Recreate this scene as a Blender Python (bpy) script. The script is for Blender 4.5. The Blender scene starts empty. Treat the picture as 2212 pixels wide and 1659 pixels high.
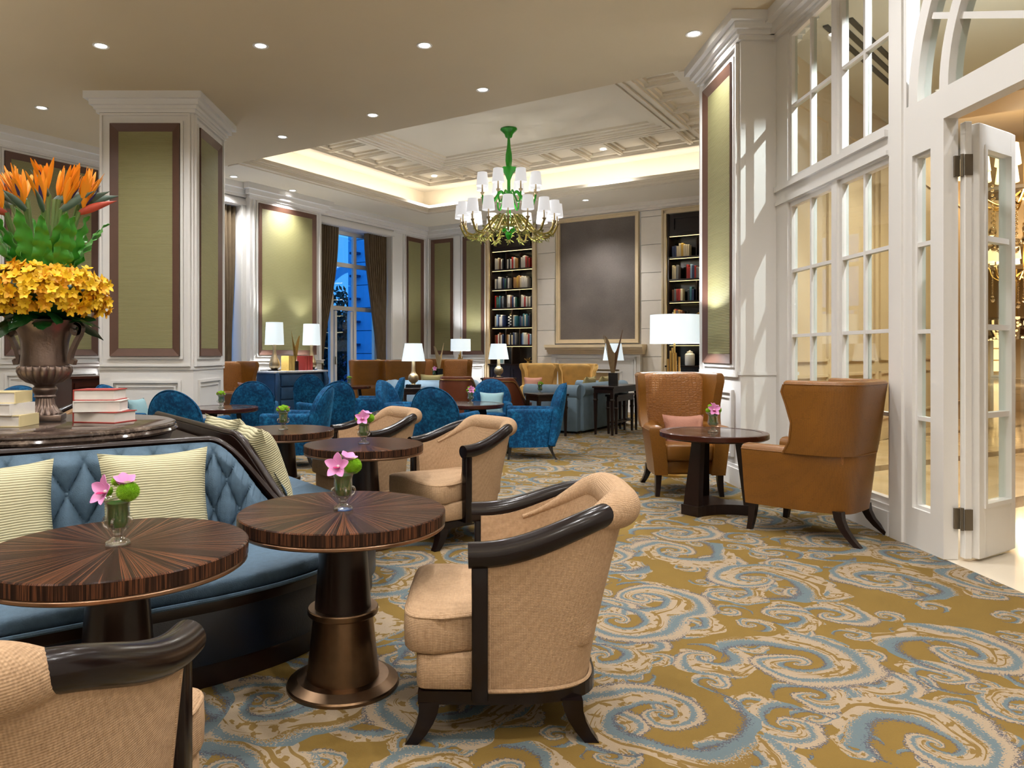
import bpy, bmesh, math, random
from mathutils import Vector, Matrix
PI = math.pi
random.seed(7)
SC = bpy.context.scene
COL = SC.collection

# ------------------------------------------------------------------ camera, world, exposure
CAMH = 1.2
FPX, CX, CY = 1600.0, 1000.0, 762.0          # focal length and principal point on the 2212 x 1659 frame
cam_d = bpy.data.cameras.new('camera')
cam_d.sensor_width = 36.0
cam_d.lens = FPX / 2212.0 * 36.0
cam_d.shift_x = (1106.0 - CX) / 2212.0
cam_d.shift_y = -(829.5 - CY) / 2212.0
cam_d.clip_start = 0.05
cam_d.clip_end = 200
cam = bpy.data.objects.new('camera', cam_d)
COL.objects.link(cam)
cam.location = (0, 0, CAMH)
cam.rotation_euler = (PI / 2, 0, 0)
SC.camera = cam
SC.view_settings.view_transform = 'Standard'
SC.view_settings.look = 'None'
SC.view_settings.gamma = 1.0
SC.view_settings.use_curve_mapping = False
SC.view_settings.exposure = 0.22
world = bpy.data.worlds.new('dusk')
SC.world = world
world.use_nodes = True
bg = world.node_tree.nodes['Background']
bg.inputs[0].default_value = (0.075, 0.35, 0.76, 1)
bg.inputs[1].default_value = 1.3
SC.cycles.use_denoising = True
SC.cycles.use_adaptive_sampling = True
SC.cycles.adaptive_threshold = 0.15
SC.cycles.adaptive_min_samples = 20
SC.cycles.max_bounces = 7
SC.cycles.diffuse_bounces = 3
SC.cycles.glossy_bounces = 3
SC.cycles.transmission_bounces = 6
SC.cycles.transparent_max_bounces = 10
SC.cycles.caustics_reflective = False
SC.cycles.caustics_refractive = False
SC.cycles.sample_clamp_indirect = 3.0
SPOT_W = 120.0            # one ceiling downlight
WARM = (1.0, 0.985, 0.97)

# ------------------------------------------------------------------ room frames
TH = math.radians(33.4)
U = Vector((math.sin(TH), math.cos(TH)))     # away, along the left wall
W = Vector((math.cos(TH), -math.sin(TH)))    # along the back wall
L0 = Vector((-0.745, 15.9))                  # corner of the tray opening
C0 = Vector((-0.873, 17.88))                 # room corner
CEIL = 4.2
def RR(x, y):                                # room frame -> world xy
    p = L0 + W * x + U * y
    return (p.x, p.y)
def WP(px, Y):                               # x of image column px at depth Y
    return (px - CX) / FPX * Y
ROT_BACK = -TH                               # local +x runs along W, room side is -y
ROT_LEFT = math.atan2(-U.y, -U.x)            # local +x runs towards the camera, room side is +y

# ------------------------------------------------------------------ mesh builder
class MB:
    def __init__(s): s.v = []; s.f = []
    def add(s, vs, fs):
        n = len(s.v); s.v += [tuple(p) for p in vs]; s.f += [tuple(i + n for i in f) for f in fs]; return s
    def box(s, x0, x1, y0, y1, z0, z1):
        return s.add([(x0,y0,z0),(x1,y0,z0),(x1,y1,z0),(x0,y1,z0),(x0,y0,z1),(x1,y0,z1),(x1,y1,z1),(x0,y1,z1)],
                     [(0,3,2,1),(4,5,6,7),(0,1,5,4),(1,2,6,5),(2,3,7,6),(3,0,4,7)])
    def rings(s, rings, closed=True, cap0=True, cap1=True):
        n = len(rings[0]); vs = [p for r in rings for p in r]; fs = []
        m = n if closed else n - 1
        for k in range(len(rings) - 1):
            for i in range(m):
                j = (i + 1) % n
                fs.append((k*n+i, k*n+j, (k+1)*n+j, (k+1)*n+i))
        if cap0: fs.append(tuple(range(n))[::-1])
        if cap1: fs.append(tuple((len(rings)-1)*n + i for i in range(n)))
        return s.add(vs, fs)
    def lathe(s, prof, seg=32, c=(0,0,0), rfun=None):
        rs = []
        for r, z in prof:
            ring = []
            for i in range(seg):
                a = 2*PI*i/seg
                q = max(r, 1e-4) * (rfun(a, z) if rfun else 1)
                ring.append((c[0]+q*math.cos(a), c[1]+q*math.sin(a), c[2]+z))
            rs.append(ring)
        return s.rings(rs)
    def tube(s, pts, rad, seg=10, flat=1.0, cap=True):
        pts = [Vector(p) for p in pts]; n = len(pts)
        if not hasattr(rad, '__len__'): rad = [rad]*n
        t0 = (pts[1]-pts[0]).normalized()
        up = Vector((0,0,1)) if abs(t0.z) < .9 else Vector((1,0,0))
        a = t0.cross(up).normalized(); rs = []
        for i, p in enumerate(pts):
            t = (pts[min(i+1,n-1)]-pts[max(i-1,0)]).normalized()
            a = (a - t*a.dot(t))
            a = a.normalized() if a.length > 1e-6 else t.orthogonal().normalized()
            b = t.cross(a)
            rs.append([p + a*(rad[i]*math.cos(2*PI*k/seg)) + b*(rad[i]*flat*math.sin(2*PI*k/seg)) for k in range(seg)])
        return s.rings(rs, True, cap, cap)
    def prism(s, pts, z0, z1):
        n = len(pts)
        return s.add([(p[0],p[1],z0) for p in pts]+[(p[0],p[1],z1) for p in pts],
                     [tuple(range(n))[::-1], tuple(range(n,2*n))]+[(i,(i+1)%n,n+(i+1)%n,n+i) for i in range(n)])
    def grid(s, fn, nu, nv):
        vs = [fn(i/nu, j/nv) for j in range(nv+1) for i in range(nu+1)]
        return s.add(vs, [(j*(nu+1)+i, j*(nu+1)+i+1, (j+1)*(nu+1)+i+1, (j+1)*(nu+1)+i) for j in range(nv) for i in range(nu)])
    def ball(s, c, r, seg=14, rg=8, sq=(1,1,1)):
        prof = [(math.sin(PI*k/rg), -math.cos(PI*k/rg)) for k in range(rg+1)]
        m = MB().lathe(prof, seg)
        return s.add([(c[0]+x*r*sq[0], c[1]+y*r*sq[1], c[2]+z*r*sq[2]) for x,y,z in m.v], m.f)
    def mapped(s, fn):
        s.v = [tuple(fn(*p)) for p in s.v]; return s
    def mesh(s, name, mat, bevel=0, seg=2, smooth=40, solid=0):
        me = bpy.data.meshes.new(name)
        me.from_pydata(s.v, [], s.f)
        bm = bmesh.new(); bm.from_mesh(me)
        bmesh.ops.remove_doubles(bm, verts=bm.verts, dist=1e-5)
        bmesh.ops.recalc_face_normals(bm, faces=bm.faces)
        if solid:
            bmesh.ops.solidify(bm, geom=list(bm.faces), thickness=solid)
            bmesh.ops.recalc_face_normals(bm, faces=bm.faces)
        if bevel:
            es = [e for e in bm.edges if len(e.link_faces) == 2 and e.calc_face_angle(0) > .6]
            bmesh.ops.bevel(bm, geom=es, offset=bevel, segments=seg, profile=.5, affect='EDGES', clamp_overlap=True)
        bm.to_mesh(me); bm.free()
        if smooth:
            me.polygons.foreach_set('use_smooth', [True]*len(me.polygons))
            me.set_sharp_from_angle(angle=math.radians(smooth))
        if mat: me.materials.append(mat)
        return me
    def obj(s, name, mat, parent=None, **k):
        o = bpy.data.objects.new(name, s.mesh(name, mat, **k))
        COL.objects.link(o)
        if parent: o.parent = parent
        return o
def inst(name, me, parent=None, loc=(0,0,0), rot=(0,0,0), scale=(1,1,1)):
    o = bpy.data.objects.new(name, me); COL.objects.link(o)
    if parent: o.parent = parent
    o.location = loc; o.rotation_euler = rot; o.scale = scale
    return o
def tag(o, label, cat=None, group=None, kind=None):
    o['label'] = label
    if cat: o['category'] = cat
    if group: o['group'] = group
    if kind: o['kind'] = kind
    return o
def thing(name, label, cat, loc=(0,0,0), rz=0, group=None, scale=1):
    o = bpy.data.objects.new(name, None); COL.objects.link(o)
    o.empty_display_size = .1
    o.location = loc; o.rotation_euler = (0,0,rz); o.scale = (scale,)*3
    return tag(o, label, cat, group)
def face(fx, fy):                              # rotation that turns local +y to (fx, fy)
    return math.atan2(-fx, fy)
def dup(root, loc, rz, label, group=None, scale=None):
    r = root.copy(); COL.objects.link(r); r.location = loc; r.rotation_euler = (0,0,rz)
    if scale: r.scale = (scale,)*3
    r['label'] = label
    if group: r['group'] = group
    for ch in root.children:
        c = ch.copy(); COL.objects.link(c); c.parent = r
        for g in ch.children:
            d = g.copy(); COL.objects.link(d); d.parent = c
    return r
def struct(name, mb, mat, label, cat, **k):
    o = mb.obj(name, mat, **k); return tag(o, label, cat, None, 'structure')
def lerp(a, b, t): return a + (b-a)*t
def sm(t): t = max(0, min(1, t)); return t*t*(3-2*t)

# ------------------------------------------------------------------ materials
def lin(c):
    return tuple(((x/255)/12.92 if x/255 <= .04045 else ((x/255+.055)/1.055)**2.4) for x in c) + (1,)
class NT:
    def __init__(s, name):
        s.m = bpy.data.materials.new(name); s.m.use_nodes = True
        s.t = s.m.node_tree; s.b = s.t.nodes['Principled BSDF']; s.out = s.t.nodes['Material Output']
    def n(s, typ, **kw):
        x = s.t.nodes.new(typ)
        for k, v in kw.items(): setattr(x, k, v)
        return x
    def put(s, sock, v):
        if isinstance(v, bpy.types.NodeSocket): s.t.links.new(v, sock)
        else: sock.default_value = v
    def math(s, op, a, b=0.0, c=0.0):
        x = s.n('ShaderNodeMath', operation=op)
        s.put(x.inputs[0], a); s.put(x.inputs[1], b); s.put(x.inputs[2], c); return x.outputs[0]
    def vmath(s, op, a, b=None, scale=None):
        x = s.n('ShaderNodeVectorMath', operation=op); s.put(x.inputs[0], a)
        if b is not None: s.put(x.inputs[1], b)
        if scale is not None: s.put(x.inputs[3], scale)
        return x.outputs['Value'] if op in ('LENGTH','DOT_PRODUCT') else x.outputs[0]
    def obj(s): return s.n('ShaderNodeTexCoord').outputs['Object']
    def sep(s, v):
        x = s.n('ShaderNodeSeparateXYZ'); s.put(x.inputs[0], v); return x.outputs
    def comb(s, a, b, c):
        x = s.n('ShaderNodeCombineXYZ'); s.put(x.inputs[0],a); s.put(x.inputs[1],b); s.put(x.inputs[2],c); return x.outputs[0]
    def noise(s, vec, scale, detail=2, rough=.5, out=0):
        x = s.n('ShaderNodeTexNoise'); s.put(x.inputs['Vector'], vec); x.inputs['Scale'].default_value = scale
        x.inputs['Detail'].default_value = detail; x.inputs['Roughness'].default_value = rough; return x.outputs[out]
    def ramp(s, f, stops, interp='LINEAR'):
        x = s.n('ShaderNodeValToRGB'); e = x.color_ramp; e.interpolation = interp
        while len(e.elements) < len(stops): e.elements.new(.5)
        for k, (p, c) in enumerate(stops): e.elements[k].position = p; e.elements[k].color = c
        s.put(x.inputs[0], f); return x.outputs[0]
    def mix(s, f, a, b):
        x = s.n('ShaderNodeMix', data_type='RGBA'); s.put(x.inputs[0], f); s.put(x.inputs[6], a); s.put(x.inputs[7], b); return x.outputs[2]
    def bump(s, h, strength=.3, dist=.01):
        x = s.n('ShaderNodeBump'); s.put(x.inputs['Height'], h); x.inputs['Strength'].default_value = strength
        x.inputs['Distance'].default_value = dist; s.t.links.new(x.outputs[0], s.b.inputs['Normal'])
    def set(s, **kw):
        for k, v in kw.items(): s.put(s.b.inputs[k.replace('_',' ')], v)
        return s.m
def M(name, c, rough=.5, metal=0.0, var=.12, vs=6.0, bump=0, bs=60.0, sheen=0, coat=0, spec=.5):
    t = NT(name); o = t.obj(); a = lin(c)
    f = t.noise(o, vs, 3)
    col = t.mix(f, tuple(x*(1-var) for x in a[:3])+(1,), tuple(min(1,x*(1+var)) for x in a[:3])+(1,))
    t.set(Base_Color=col, Roughness=rough, Metallic=float(metal))
    t.b.inputs['Specular IOR Level'].default_value = spec
    if sheen:
        t.b.inputs['Sheen Weight'].default_value = sheen; t.b.inputs['Sheen Roughness'].default_value = .4
        t.b.inputs['Sheen Tint'].default_value = tuple(min(1, x*2+.1) for x in a[:3])+(1,)
    if coat: t.b.inputs['Coat Weight'].default_value = coat; t.b.inputs['Coat Roughness'].default_value = .08
    if bump: t.bump(t.noise(o, bs, 2), bump, .01)
    return t.m
def M_emit(name, c, s, base=(240,240,235)):
    t = NT(name); t.set(Base_Color=lin(base), Roughness=.7, Emission_Color=lin(c), Emission_Strength=s); 
    f = t.noise(t.obj(), 8, 2); t.set(Base_Color=t.mix(f, lin(base), lin(tuple(x*.96 for x in base))))
    return t.m
def M_glass(name, c=(1,1,1,1), rough=0.0, ior=1.45):
    t = NT(name); t.set(Base_Color=c, Roughness=rough, Transmission_Weight=1.0, IOR=ior); 
    t.bump(t.noise(t.obj(), 9, 1), .02, .01); return t.m
def M_pane(name, tint=(0.93,0.97,0.95,1), refl=.10):
    t = NT(name); tr = t.n('ShaderNodeBsdfTransparent'); tr.inputs[0].default_value = tint
    gl = t.n('ShaderNodeBsdfGlossy'); gl.inputs['Roughness'].default_value = .02
    lw = t.n('ShaderNodeLayerWeight'); f = t.math('ADD', t.math('MULTIPLY', t.math('POWER', lw.outputs['Facing'], 4.0), .55), refl*.4)
    x = t.n('ShaderNodeMixShader'); t.put(x.inputs[0], f); t.t.links.new(tr.outputs[0], x.inputs[1]); t.t.links.new(gl.outputs[0], x.inputs[2])
    t.t.links.new(x.outputs[0], t.out.inputs[0]); return t.m

m_white = M('white_paint', (233,231,228), .45, var=.03, vs=3)
m_ceil = M('ceiling_paint_dim', (212,196,166), .8, var=.03, vs=1.5)  # same paint as the tray, its dim warm light put into the colour
m_tray = M('tray_paint', (226,216,197), .8, var=.02, vs=1.5)
m_cove = M('cove_paint', (240,228,205), .8, var=.02)
m_stone = M('cream_stone', (230,221,208), .4, var=.05, vs=9, bump=.05, bs=20)
m_onyx = M('honey_stone', (218,197,160), .25, var=.12, vs=5)
m_brown = M('brown_frame', (92,64,52), .4, var=.1, vs=10)
m_beige = M('beige_wall', (206,184,150), .6, var=.06, vs=2)
m_darkwood = M('dark_wood', (30,17,13), .30, var=.35, vs=14, coat=.15, spec=.3)
m_redwood = M('mahogany', (62,28,17), .25, var=.4, vs=9, coat=.25, spec=.3)
m_black = M('black_lacquer', (18,16,18), .25, var=.2, coat=.3)
m_navy = M('navy_cabinet', (26,27,42), .3, var=.2, coat=.3)
m_bronze = M('brushed_bronze', (122,98,76), .32, 1.0, var=.18, vs=30)
m_copper = M('copper_rim', (150,120,98), .3, 1.0, var=.1)
m_urn = M('antique_bronze', (122,106,98), .34, .85, var=.35, vs=9, bump=.1, bs=80)
m_gold = M('gold_metal', (205,170,100), .28, 1.0, var=.1)
m_champ = M('champagne_leaf', (190,170,135), .33, .9, var=.2, vs=25)
m_rail = M('espresso_arm', (20,11,10), .22, var=.3, vs=10, coat=.08, spec=.3)
def mk_velvet(name, c1, c2, c3, tint, vs, sheen=.35):
    t = NT(name); o = t.obj(); n = t.noise(o, vs, 4, .65); n2 = t.noise(o, vs*.22, 2)
    f = t.math('ADD', t.math('MULTIPLY', n, .7), t.math('MULTIPLY', n2, .3))
    t.set(Base_Color=t.ramp(f, [(.36, lin(c1)), (.50, lin(c2)), (.68, lin(c3))]), Roughness=.75, Sheen_Weight=sheen, Sheen_Roughness=.35, Sheen_Tint=lin(tint))  # noise ramp paints velvet highlights and shade into the base colour
    t.b.inputs['Specular IOR Level'].default_value = .2
    t.bump(t.noise(o, 120, 2), .3, .01); return t.m
m_blue = mk_velvet('blue_velvet', (3,44,80), (5,66,106), (24,110,156), (60,150,200), 32)
m_sofa = M('slate_blue_velvet', (74,98,118), .8, var=.25, vs=40, bump=.25, bs=220, sheen=.12)
m_pale = M('pale_blue_velvet', (112,134,150), .8, var=.25, vs=8, sheen=.3)
m_navyleather = M('navy_leather', (12,22,36), .30, var=.15, bump=.08, bs=150)
m_goldvel = M('gold_velvet', (172,134,68), .7, var=.4, vs=7, sheen=.5)
m_nail = M('nailhead_leather', (104,52,28), .38, var=.2, bump=.05)
m_pink = M('pink_cushion', (176,122,102), .7, var=.1, bump=.2, bs=60)
m_paleb = M('ice_cushion', (140,176,184), .7, var=.1, bump=.2, bs=60)
m_page = M('book_pages', (226,222,218), .8, var=.05, vs=40)
m_redcover = M('red_cover', (172,58,52), .5)
m_creamcover = M('cream_cover', (226,210,160), .5)
m_yellowbook = M('ochre_cover', (206,172,92), .5, var=.2, vs=30)
m_steel = M('antique_steel', (112,102,86), .4, .5)
m_silver = M('chrome', (190,190,185), .15, 1.0)
m_leaf = M('fern_leaf', (72,156,54), .28, var=.3, vs=14)
m_leafd = M('dark_leaf', (22,72,28), .35, var=.35, vs=10)
m_bract = M('bract', (84,104,92), .45, var=.35, vs=18)
m_bractr = M('bract_red', (178,70,52), .45, var=.35, vs=18)
m_orange = M('orange_sepal', (250,154,26), .5, var=.12, vs=10)
m_purple = M('violet_petal', (62,46,110), .5, var=.2)
m_stem = M('green_stem', (104,128,72), .5, var=.2)
m_yel = M('yellow_orchid', (250,194,26), .5, var=.2, vs=18)
m_yel2 = M('amber_orchid', (246,172,18), .5, var=.2, vs=18)
m_orch = M('pink_orchid', (226,150,206), .5, var=.15, vs=25)
m_orchc = M('orchid_lip', (196,40,110), .5, var=.3, vs=40)
m_pom = M('lime_pompom', (140,190,30), .7, var=.3, vs=60, bump=.6, bs=160)
m_magenta = M('magenta_bud', (196,70,140), .6, var=.2)
m_glass = M_glass('clear_glass')
m_glass = M_pane('clear_glass_ware', (.97,1,.98,1), .8)
m_ggreen = M_glass('green_glass', (0.05,.50,.04,1), .08)
m_ggreen.node_tree.nodes['Principled BSDF'].inputs['Transmission Weight'].default_value = .45
m_pane = M_pane('window_pane')
m_dpane = M_pane('dusk_pane', (.8,.9,1,1), .05)
m_chgold = M('chandelier_gold', (160,140,70), .35, .6, var=.3, vs=20)
m_chleaf = M('chandelier_leaf', (150,152,74), .4, .3, var=.3, vs=20)
m_shade = M_emit('chandelier_shade', (248,246,246), .5, (205,205,208))
m_lshade = M_emit('lamp_shade_lit', (222,240,248), .62, (225,228,228))
m_lwarm = M_emit('warm_shade', (255,214,150), 1.6)
m_bulb = M_emit('downlight_bulb', (255,250,240), 25)
m_bulbd = M_emit('downlight_dim', (255,250,240), 6)
m_led = M_emit('shelf_led', (255,225,150), 2.2)
m_tan = M('soft_curtain', (96,80,58), .8, var=.25, vs=9, sheen=.2)
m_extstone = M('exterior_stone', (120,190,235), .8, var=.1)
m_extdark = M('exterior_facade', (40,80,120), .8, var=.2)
m_tree = M('garden_foliage', (18,40,30), .7, var=.6, vs=20)
m_crystal = M_glass('crystal', (1,.9,.72,1), 0, 1.5)
m_grey = M('corridor_ceiling', (196,192,180), .8, var=.03)
m_slot = M('air_slot', (30,28,26), .7)
m_chrome_knob = m_silver

def mk_weave(name, c1, c2, sc, bump=.5, sheen=0):
    t = NT(name); o = t.obj(); s = t.sep(o)
    h = t.math('MULTIPLY', t.math('ADD', t.math('ADD', t.math('SINE', t.math('MULTIPLY', s[0], sc)), t.math('SINE', t.math('MULTIPLY', s[1], sc))), t.math('SINE', t.math('MULTIPLY', s[2], sc))), .5)
    n = t.noise(o, 90, 2); big = t.noise(o, 5, 2)
    f = t.math('ADD', t.math('MULTIPLY_ADD', h, .16, .5), t.math('MULTIPLY', t.math('SUBTRACT', n, .5), .9))
    f = t.math('ADD', f, t.math('MULTIPLY', t.math('SUBTRACT', big, .5), .5))
    t.set(Base_Color=t.mix(f, lin(c1), lin(c2)), Roughness=.85)
    if sheen: t.b.inputs['Sheen Weight'].default_value = sheen
    t.bump(h, bump, .004); return t.m
m_cream = mk_weave('cream_chenille', (146,116,86), (190,158,124), 1250, .3)
def mk_lines(name, c1, c2, sc, axis=2, rough=.6, wob=.0):
    t = NT(name); o = t.obj(); s = t.sep(o)
    z = s[axis]
    if wob: z = t.math('ADD', z, t.math('MULTIPLY', t.noise(o, 3, 2), wob))
    h = t.math('SINE', t.math('MULTIPLY', z, sc))
    n = t.noise(t.vmath('MULTIPLY', o, (2, 2, 60)) if axis == 2 else o, 3, 2)
    f = t.math('ADD', t.math('MULTIPLY_ADD', h, .22, .3), t.math('MULTIPLY', n, .45))
    t.set(Base_Color=t.mix(f, lin(c1), lin(c2)), Roughness=rough); t.bump(h, .3, .006); return t.m
m_green = mk_lines('green_grasscloth', (120,115,72), (156,151,108), 420)
def mk_pin(name, c1, c2, sc):
    t = NT(name); o = t.obj(); z = t.math('ADD', t.sep(o)[2], t.math('MULTIPLY', t.noise(o, 4, 2), .03))
    h = t.math('SINE', t.math('MULTIPLY', z, sc)); n = t.noise(t.vmath('MULTIPLY', o, (4,4,80)), 4, 2)
    t.set(Base_Color=t.ramp(t.math('ADD', t.math('MULTIPLY_ADD', h, .5, .5), t.math('MULTIPLY', t.math('SUBTRACT', n, .5), .25)), [(.72, lin(c2)), (.98, lin(c1))]), Roughness=.6)
    t.bump(t.math('MULTIPLY', h, -1.0), .35, .004); return t.m
m_pillow = mk_pin('ribbed_pillow', (122,116,80), (192,186,152), 560)
m_pillow2 = mk_lines('gold_ribbed_pillow', (128,112,66), (206,190,130), 300, 2, .7, .05)
def mk_art():
    t = NT('grey_beaded_panel'); o = t.obj()
    n = t.noise(o, 240, 2); b = t.noise(o, 1.2, 2)
    f = t.math('ADD', t.math('MULTIPLY', n, .6), t.math('MULTIPLY', b, .5))
    t.set(Base_Color=t.ramp(f, [(.35, lin((74,66,61))), (.75, lin((128,118,110)))]), Roughness=.45); t.bump(n, .5, .01); return t.m
m_art = mk_art()
def mk_leather(name, c, croc):
    t = NT(name); o = t.obj(); a = lin(c)
    v = t.n('ShaderNodeTexVoronoi', feature='DISTANCE_TO_EDGE'); t.put(v.inputs['Vector'], t.vmath('MULTIPLY', o, (croc, croc, croc*1.6))); v.inputs['Scale'].default_value = 1; v.inputs['Randomness'].default_value = .45
    e = t.math('SMOOTH_MIN', t.math('MULTIPLY', v.outputs['Distance'], 6), 1.0, .3)
    big = t.noise(o, 4, 3)
    col = t.mix(big, tuple(x*.72 for x in a[:3])+(1,), tuple(x*1.25 for x in a[:3])+(1,))
    t.set(Base_Color=t.mix(t.math('MULTIPLY_ADD', e, .35, .65), tuple(x*.45 for x in a[:3])+(1,), col), Roughness=.33)
    t.bump(e, .12 if croc > 50 else .4, .006); return t.m
m_leather = mk_leather('cognac_leather', (128,82,26), 75)
m_croc = mk_leather('croc_leather', (158,103,48), 30)
def mk_ebony(name, edge=False):
    t = NT(name); o = t.obj(); s = t.sep(o)
    a = t.math('ARCTAN2', s[1], s[0]); r = t.math('SQRT', t.math('ADD', t.math('MULTIPLY', s[0], s[0]), t.math('MULTIPLY', s[1], s[1])))
    # sixteen veneer wedges, the grain of each running along its middle
    k = 16/(2*PI); wi = t.math('FLOOR', t.math('MULTIPLY', a, k)); mid = t.math('DIVIDE', t.math('ADD', wi, .5), k)
    da = t.math('SUBTRACT', a, mid)
    if edge: q = t.math('MULTIPLY', a, 9.0)
    elif True: q = t.math('ADD', t.math('MULTIPLY', a, 5.5), t.math('MULTIPLY', t.math('MULTIPLY', da, r), 6.0))
    else: q = t.math('ADD', t.math('MULTIPLY', t.math('MULTIPLY', da, t.math('ADD', r, .12)), 26.0), t.math('MULTIPLY', wi, 3.7))
    st = t.noise(t.comb(q, t.math('MULTIPLY', s[2], .4), t.math('MULTIPLY', r, .12)), 3.2 if not edge else 5, 3, .6)
    fine = t.noise(t.comb(t.math('MULTIPLY', q, 6), 0.0, t.math('MULTIPLY', r, .3)), 4, 2)
    f = t.math('ADD', t.math('MULTIPLY', st, .8), t.math('MULTIPLY', fine, .22))
    t.set(Base_Color=t.ramp(f, [(.38, lin((32,22,17))), (.53, lin((52,36,28))), (.575, lin((102,64,43))), (.615, lin((56,38,29))), (.70, lin((38,26,21))), (.735, lin((88,56,40))), (.77, lin((42,29,23)))]), Roughness=.26)
    t.b.inputs['Specular IOR Level'].default_value = .05
    return t.m
m_ebony = mk_ebony('macassar_top'); m_ebedge = mk_ebony('macassar_edge', True)
def mk_marble(name, c1, c2, c3, sc, rough=.12):
    t = NT(name); o = t.obj(); n = t.noise(o, sc, 6, .65); n2 = t.noise(o, sc*9, 3)
    f = t.math('ADD', t.math('MULTIPLY', n, .75), t.math('MULTIPLY', n2, .25))
    t.set(Base_Color=t.ramp(f, [(.36, lin(c1)), (.52, lin(c2)), (.66, lin(c3))]), Roughness=rough); return t.m
m_emper = mk_marble('brown_marble', (42,33,30), (74,62,56), (140,124,112), 9, .10)
m_wmarble = mk_marble('white_marble', (176,180,190), (216,218,222), (236,236,236), 5)
def mk_lobby():
    t = NT('lobby_marble'); o = t.obj(); s = t.sep(o)
    n = t.noise(o, 1.6, 5, .6)
    base = t.ramp(n, [(.3, lin((188,160,120))), (.7, lin((222,200,164)))])
    d = t.math('ADD', t.math('MULTIPLY', s[0], .6), t.math('MULTIPLY', s[1], .8))
    band = t.math('GREATER_THAN', t.math('FRACT', t.math('MULTIPLY', t.math('SUBTRACT', s[1], t.math('MULTIPLY', s[0], .55)), .55)), .86)
    near = t.math('GREATER_THAN', s[0], 3.55)
    t.set(Base_Color=t.mix(t.math('MULTIPLY', band, near), t.mix(near, lin((226,214,194)), base), lin((108,90,72))), Roughness=.08)
    t.bump(t.noise(o, 2.5, 1), .012, .05); return t.m
m_lobby = mk_lobby()
def mk_carpet():
    t = NT('scroll_carpet'); o = t.obj()
    sp = t.noise(o, 130, 2); sp2 = t.math('SUBTRACT', sp, .5)
    GOLD, GOLD2 = lin((126,101,48)), lin((112,90,45)); CREAM, BLUE, SLATE, OCH = lin((158,141,120)), lin((92,110,118)), lin((72,78,92)), lin((120,96,52))
    gold = t.mix(t.noise(o, 3, 2), GOLD, GOLD2)
    def layer(scale, off, c, rmax, seedmul):
        warp = t.vmath('SCALE', t.vmath('SUBTRACT', t.noise(o, scale*1.6, 2, .5, 1), (.5,.5,.5)), scale=.34)
        p = t.vmath('ADD', t.vmath('ADD', t.vmath('SCALE', o, scale=scale), off), warp)
        p = t.vmath('MULTIPLY', p, (1,1,0))
        v = t.n('ShaderNodeTexVoronoi', voronoi_dimensions='2D'); v.inputs['Scale'].default_value = 1.0; v.inputs['Randomness'].default_value = .75
        t.put(v.inputs['Vector'], p)
        loc = t.vmath('SUBTRACT', p, v.outputs['Position']); s = t.sep(loc)
        rc = t.n('ShaderNodeSeparateColor'); t.put(rc.inputs[0], v.outputs['Color'])
        hand = t.math('SIGN', t.math('SUBTRACT', rc.outputs[0], .5))
        x = t.math('ADD', s[0], 0.06); y = t.math('MULTIPLY', s[1], hand)
        r = t.math('SQRT', t.math('ADD', t.math('MULTIPLY', x, x), t.math('MULTIPLY', y, y)))
        a = t.math('DIVIDE', t.math('ARCTAN2', y, x), 2*PI)
        tt = t.math('ADD', t.math('ADD', a, t.math('MULTIPLY', t.math('LOGARITHM', t.math('ADD', r, .03), 2.718), c)), rc.outputs[1])
        fr = t.math('FRACT', t.math('ADD', tt, t.math('MULTIPLY', sp2, .22)))
        inner = t.math('FRACT', t.math('ADD', t.math('MULTIPLY', tt, 3.0), t.math('MULTIPLY', t.noise(p, 9, 2), .6)))
        flow = t.noise(t.comb(t.math('MULTIPLY', tt, 11.0), t.math('MULTIPLY', r, 5.0), rc.outputs[2]), 1.6, 2)
        speck = t.math('MAXIMUM', t.math('GREATER_THAN', t.noise(p, 15, 2), .58), t.math('GREATER_THAN', flow, .56))
        col = t.ramp(fr, [(0, SLATE), (.035, BLUE), (.15, CREAM), (.30, CREAM), (.46, BLUE), (.56, CREAM), (.66, SLATE), (.69, GOLD)], 'CONSTANT')
        col = t.mix(t.math('MULTIPLY', speck, t.math('MULTIPLY', t.math('GREATER_THAN', fr, .17), t.math('LESS_THAN', fr, .44))), col, OCH)
        col = t.mix(t.math('GREATER_THAN', fr, .69), col, gold)
        mask = t.math('LESS_THAN', t.math('ADD', v.outputs['Distance'], t.math('MULTIPLY', t.math('SUBTRACT', t.noise(p, 3, 2), .5), .25)), rmax)
        isgold = t.math('GREATER_THAN', fr, .69)
        return col, t.math('MULTIPLY', mask, t.math('SUBTRACT', 1.0, isgold))
    c1, k1 = layer(1.5, (3.1, 7.7, 0), .62, .47, 1)
    c2, k2 = layer(4.2, (11.3, 2.9, 0), .55, .34, 2)
    c3, k3 = layer(2.5, (5.9, 1.3, 0), .5, .40, 3)
    col = t.mix(k2, gold, c2); col = t.mix(k3, col, c3); col = t.mix(k1, col, c1)
    col = t.mix(t.math('MULTIPLY', sp, .28), col, lin((120,100,66)))
    t.set(Base_Color=col, Roughness=.95); t.b.inputs['Specular IOR Level'].default_value = .1
    t.bump(t.noise(o, 260, 2), .35, .01); return t.m
m_carpet = mk_carpet()
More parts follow.
